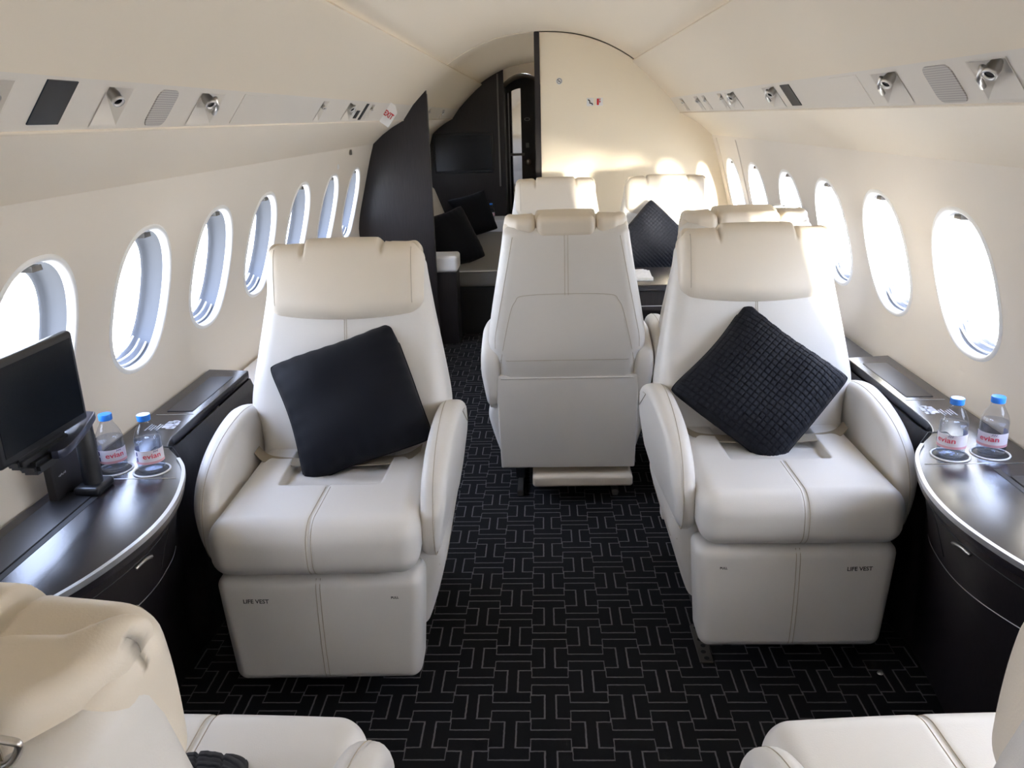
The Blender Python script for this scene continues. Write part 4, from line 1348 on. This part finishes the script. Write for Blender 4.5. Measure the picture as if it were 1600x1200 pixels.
bt = dup([o for o in bpy.data.objects if o.name.startswith('water_bottle') and o.type == 'EMPTY'][0], (-.475, 7.80, .521), 0, 'tiny water bottle on the white cabinet below the television')

# stud on the carpet and seat track plate
o = lathe('floor_stud', [(0, .004), (.006, .0035), (.008, 0)], M_CHROME, None, 16, c=(.869, 1.863, 0)); tag(o, 'tiny shiny metal stud in the carpet by the right console', 'stud')
tr = thing('seat_track', 'short mottled metal floor track at the aisle corner of the right front armchair', 'seat track', (.425, 1.99, 0))
box('track_plate', -.018, .018, -.085, .085, .0, .006, M_DMETAL, tr, .001)
bm = bmesh.new()
for k in range(6):
    bmesh.ops.create_cone(bm, cap_ends=True, segments=14, radius1=.007, radius2=.007, depth=.001, matrix=Matrix.Translation((0.002*(-1)**k, -.07+.028*k, .0063)))
bm_obj('track_holes', bm, M_INK, tr, False)

# ------------------------------------------------------------------ light
W = bpy.data.worlds.new('sky'); SC.world = W; W.use_nodes = True
nt = W.node_tree; bg = nt.nodes['Background']
tc = nt.nodes.new('ShaderNodeTexCoord'); sp = nt.nodes.new('ShaderNodeSeparateXYZ')
rp = nt.nodes.new('ShaderNodeValToRGB')
mr = nt.nodes.new('ShaderNodeMapRange'); mr.inputs['From Min'].default_value = -1; mr.inputs['From Max'].default_value = 1
nt.links.new(tc.outputs['Generated'], sp.inputs[0]); nt.links.new(sp.outputs[2], mr.inputs['Value']); nt.links.new(mr.outputs[0], rp.inputs['Fac'])
e = rp.color_ramp.elements
e[0].position = .0; e[0].color = (.76, .78, .82, 1)
e[1].position = 1.0; e[1].color = (.48, .62, 1.0, 1)
e.new(.47).color = (.78, .82, .90, 1); e.new(.52).color = (.79, .86, 1.0, 1)
nt.links.new(rp.outputs['Color'], bg.inputs['Color']); bg.inputs['Strength'].default_value = 11.0

def area(name, loc, size, size_y, energy, color, direction, portal=False, spread=pi):
    l = bpy.data.lights.new(name, 'AREA'); l.shape = 'RECTANGLE'; l.size = size; l.size_y = size_y
    l.energy = energy; l.color = color; l.spread = spread
    if portal: l.cycles.is_portal = True
    o = bpy.data.objects.new(name, l); COL.objects.link(o); o.location = loc
    d = Vector(direction).normalized()
    x = Vector((0, 1, 0)) if abs(d.y) < .9 else Vector((1, 0, 0))
    z = -d; y = z.cross(x).normalized(); x = y.cross(z).normalized()
    o.rotation_euler = Matrix((x, y, z)).transposed().to_euler()
    return o
for side, WYs in ((-1, WY_L), (1, WY_R)):
    for c in WYs:
        area('window_portal', (side*1.205, c, WZ), .30, .36, 1, (1, 1, 1), (-side, 0, 0), True)
# cove lamps on the ledges, and an added fill for the bulkhead
for side in (-1, 1):
    area('cove_or_fill_lamp', (side*.572, 1.5, 1.728), 7.2, .012, 18, (1.0, .87, .69), (-side*.75, 0, .6))
area('cove_or_fill_lamp', (.572, 4.6, 1.728), 1.0, .012, 6, (1.0, .87, .68), (-.75, 0, .6))  # added fill, stands in for sunlight on the cream bulkhead
area('cove_or_fill_lamp', (-.572, 6.6, 1.728), 2.6, .012, 3, (1.0, .82, .6), (.75, 0, .6))

sun = bpy.data.lights.new('sun', 'SUN'); sun.energy = 110; sun.angle = radians(12); sun.color = (1.0, .93, .80)
so = bpy.data.objects.new('sun', sun); COL.objects.link(so)
sd = Vector((-.34, .94, -.02)).normalized()
so.rotation_euler = sd.to_track_quat('-Z', 'Y').to_euler()

SC.view_settings.view_transform = 'Standard'; SC.view_settings.look = 'None'
SC.view_settings.gamma = 1; SC.view_settings.use_curve_mapping = False
SC.view_settings.exposure = 0.6
SC.cycles.use_denoising = True
SC.cycles.max_bounces = 12; SC.cycles.diffuse_bounces = 8; SC.cycles.transparent_max_bounces = 24
SC.cycles.sample_clamp_indirect = 10
SC.cycles.caustics_reflective = False; SC.cycles.caustics_refractive = False
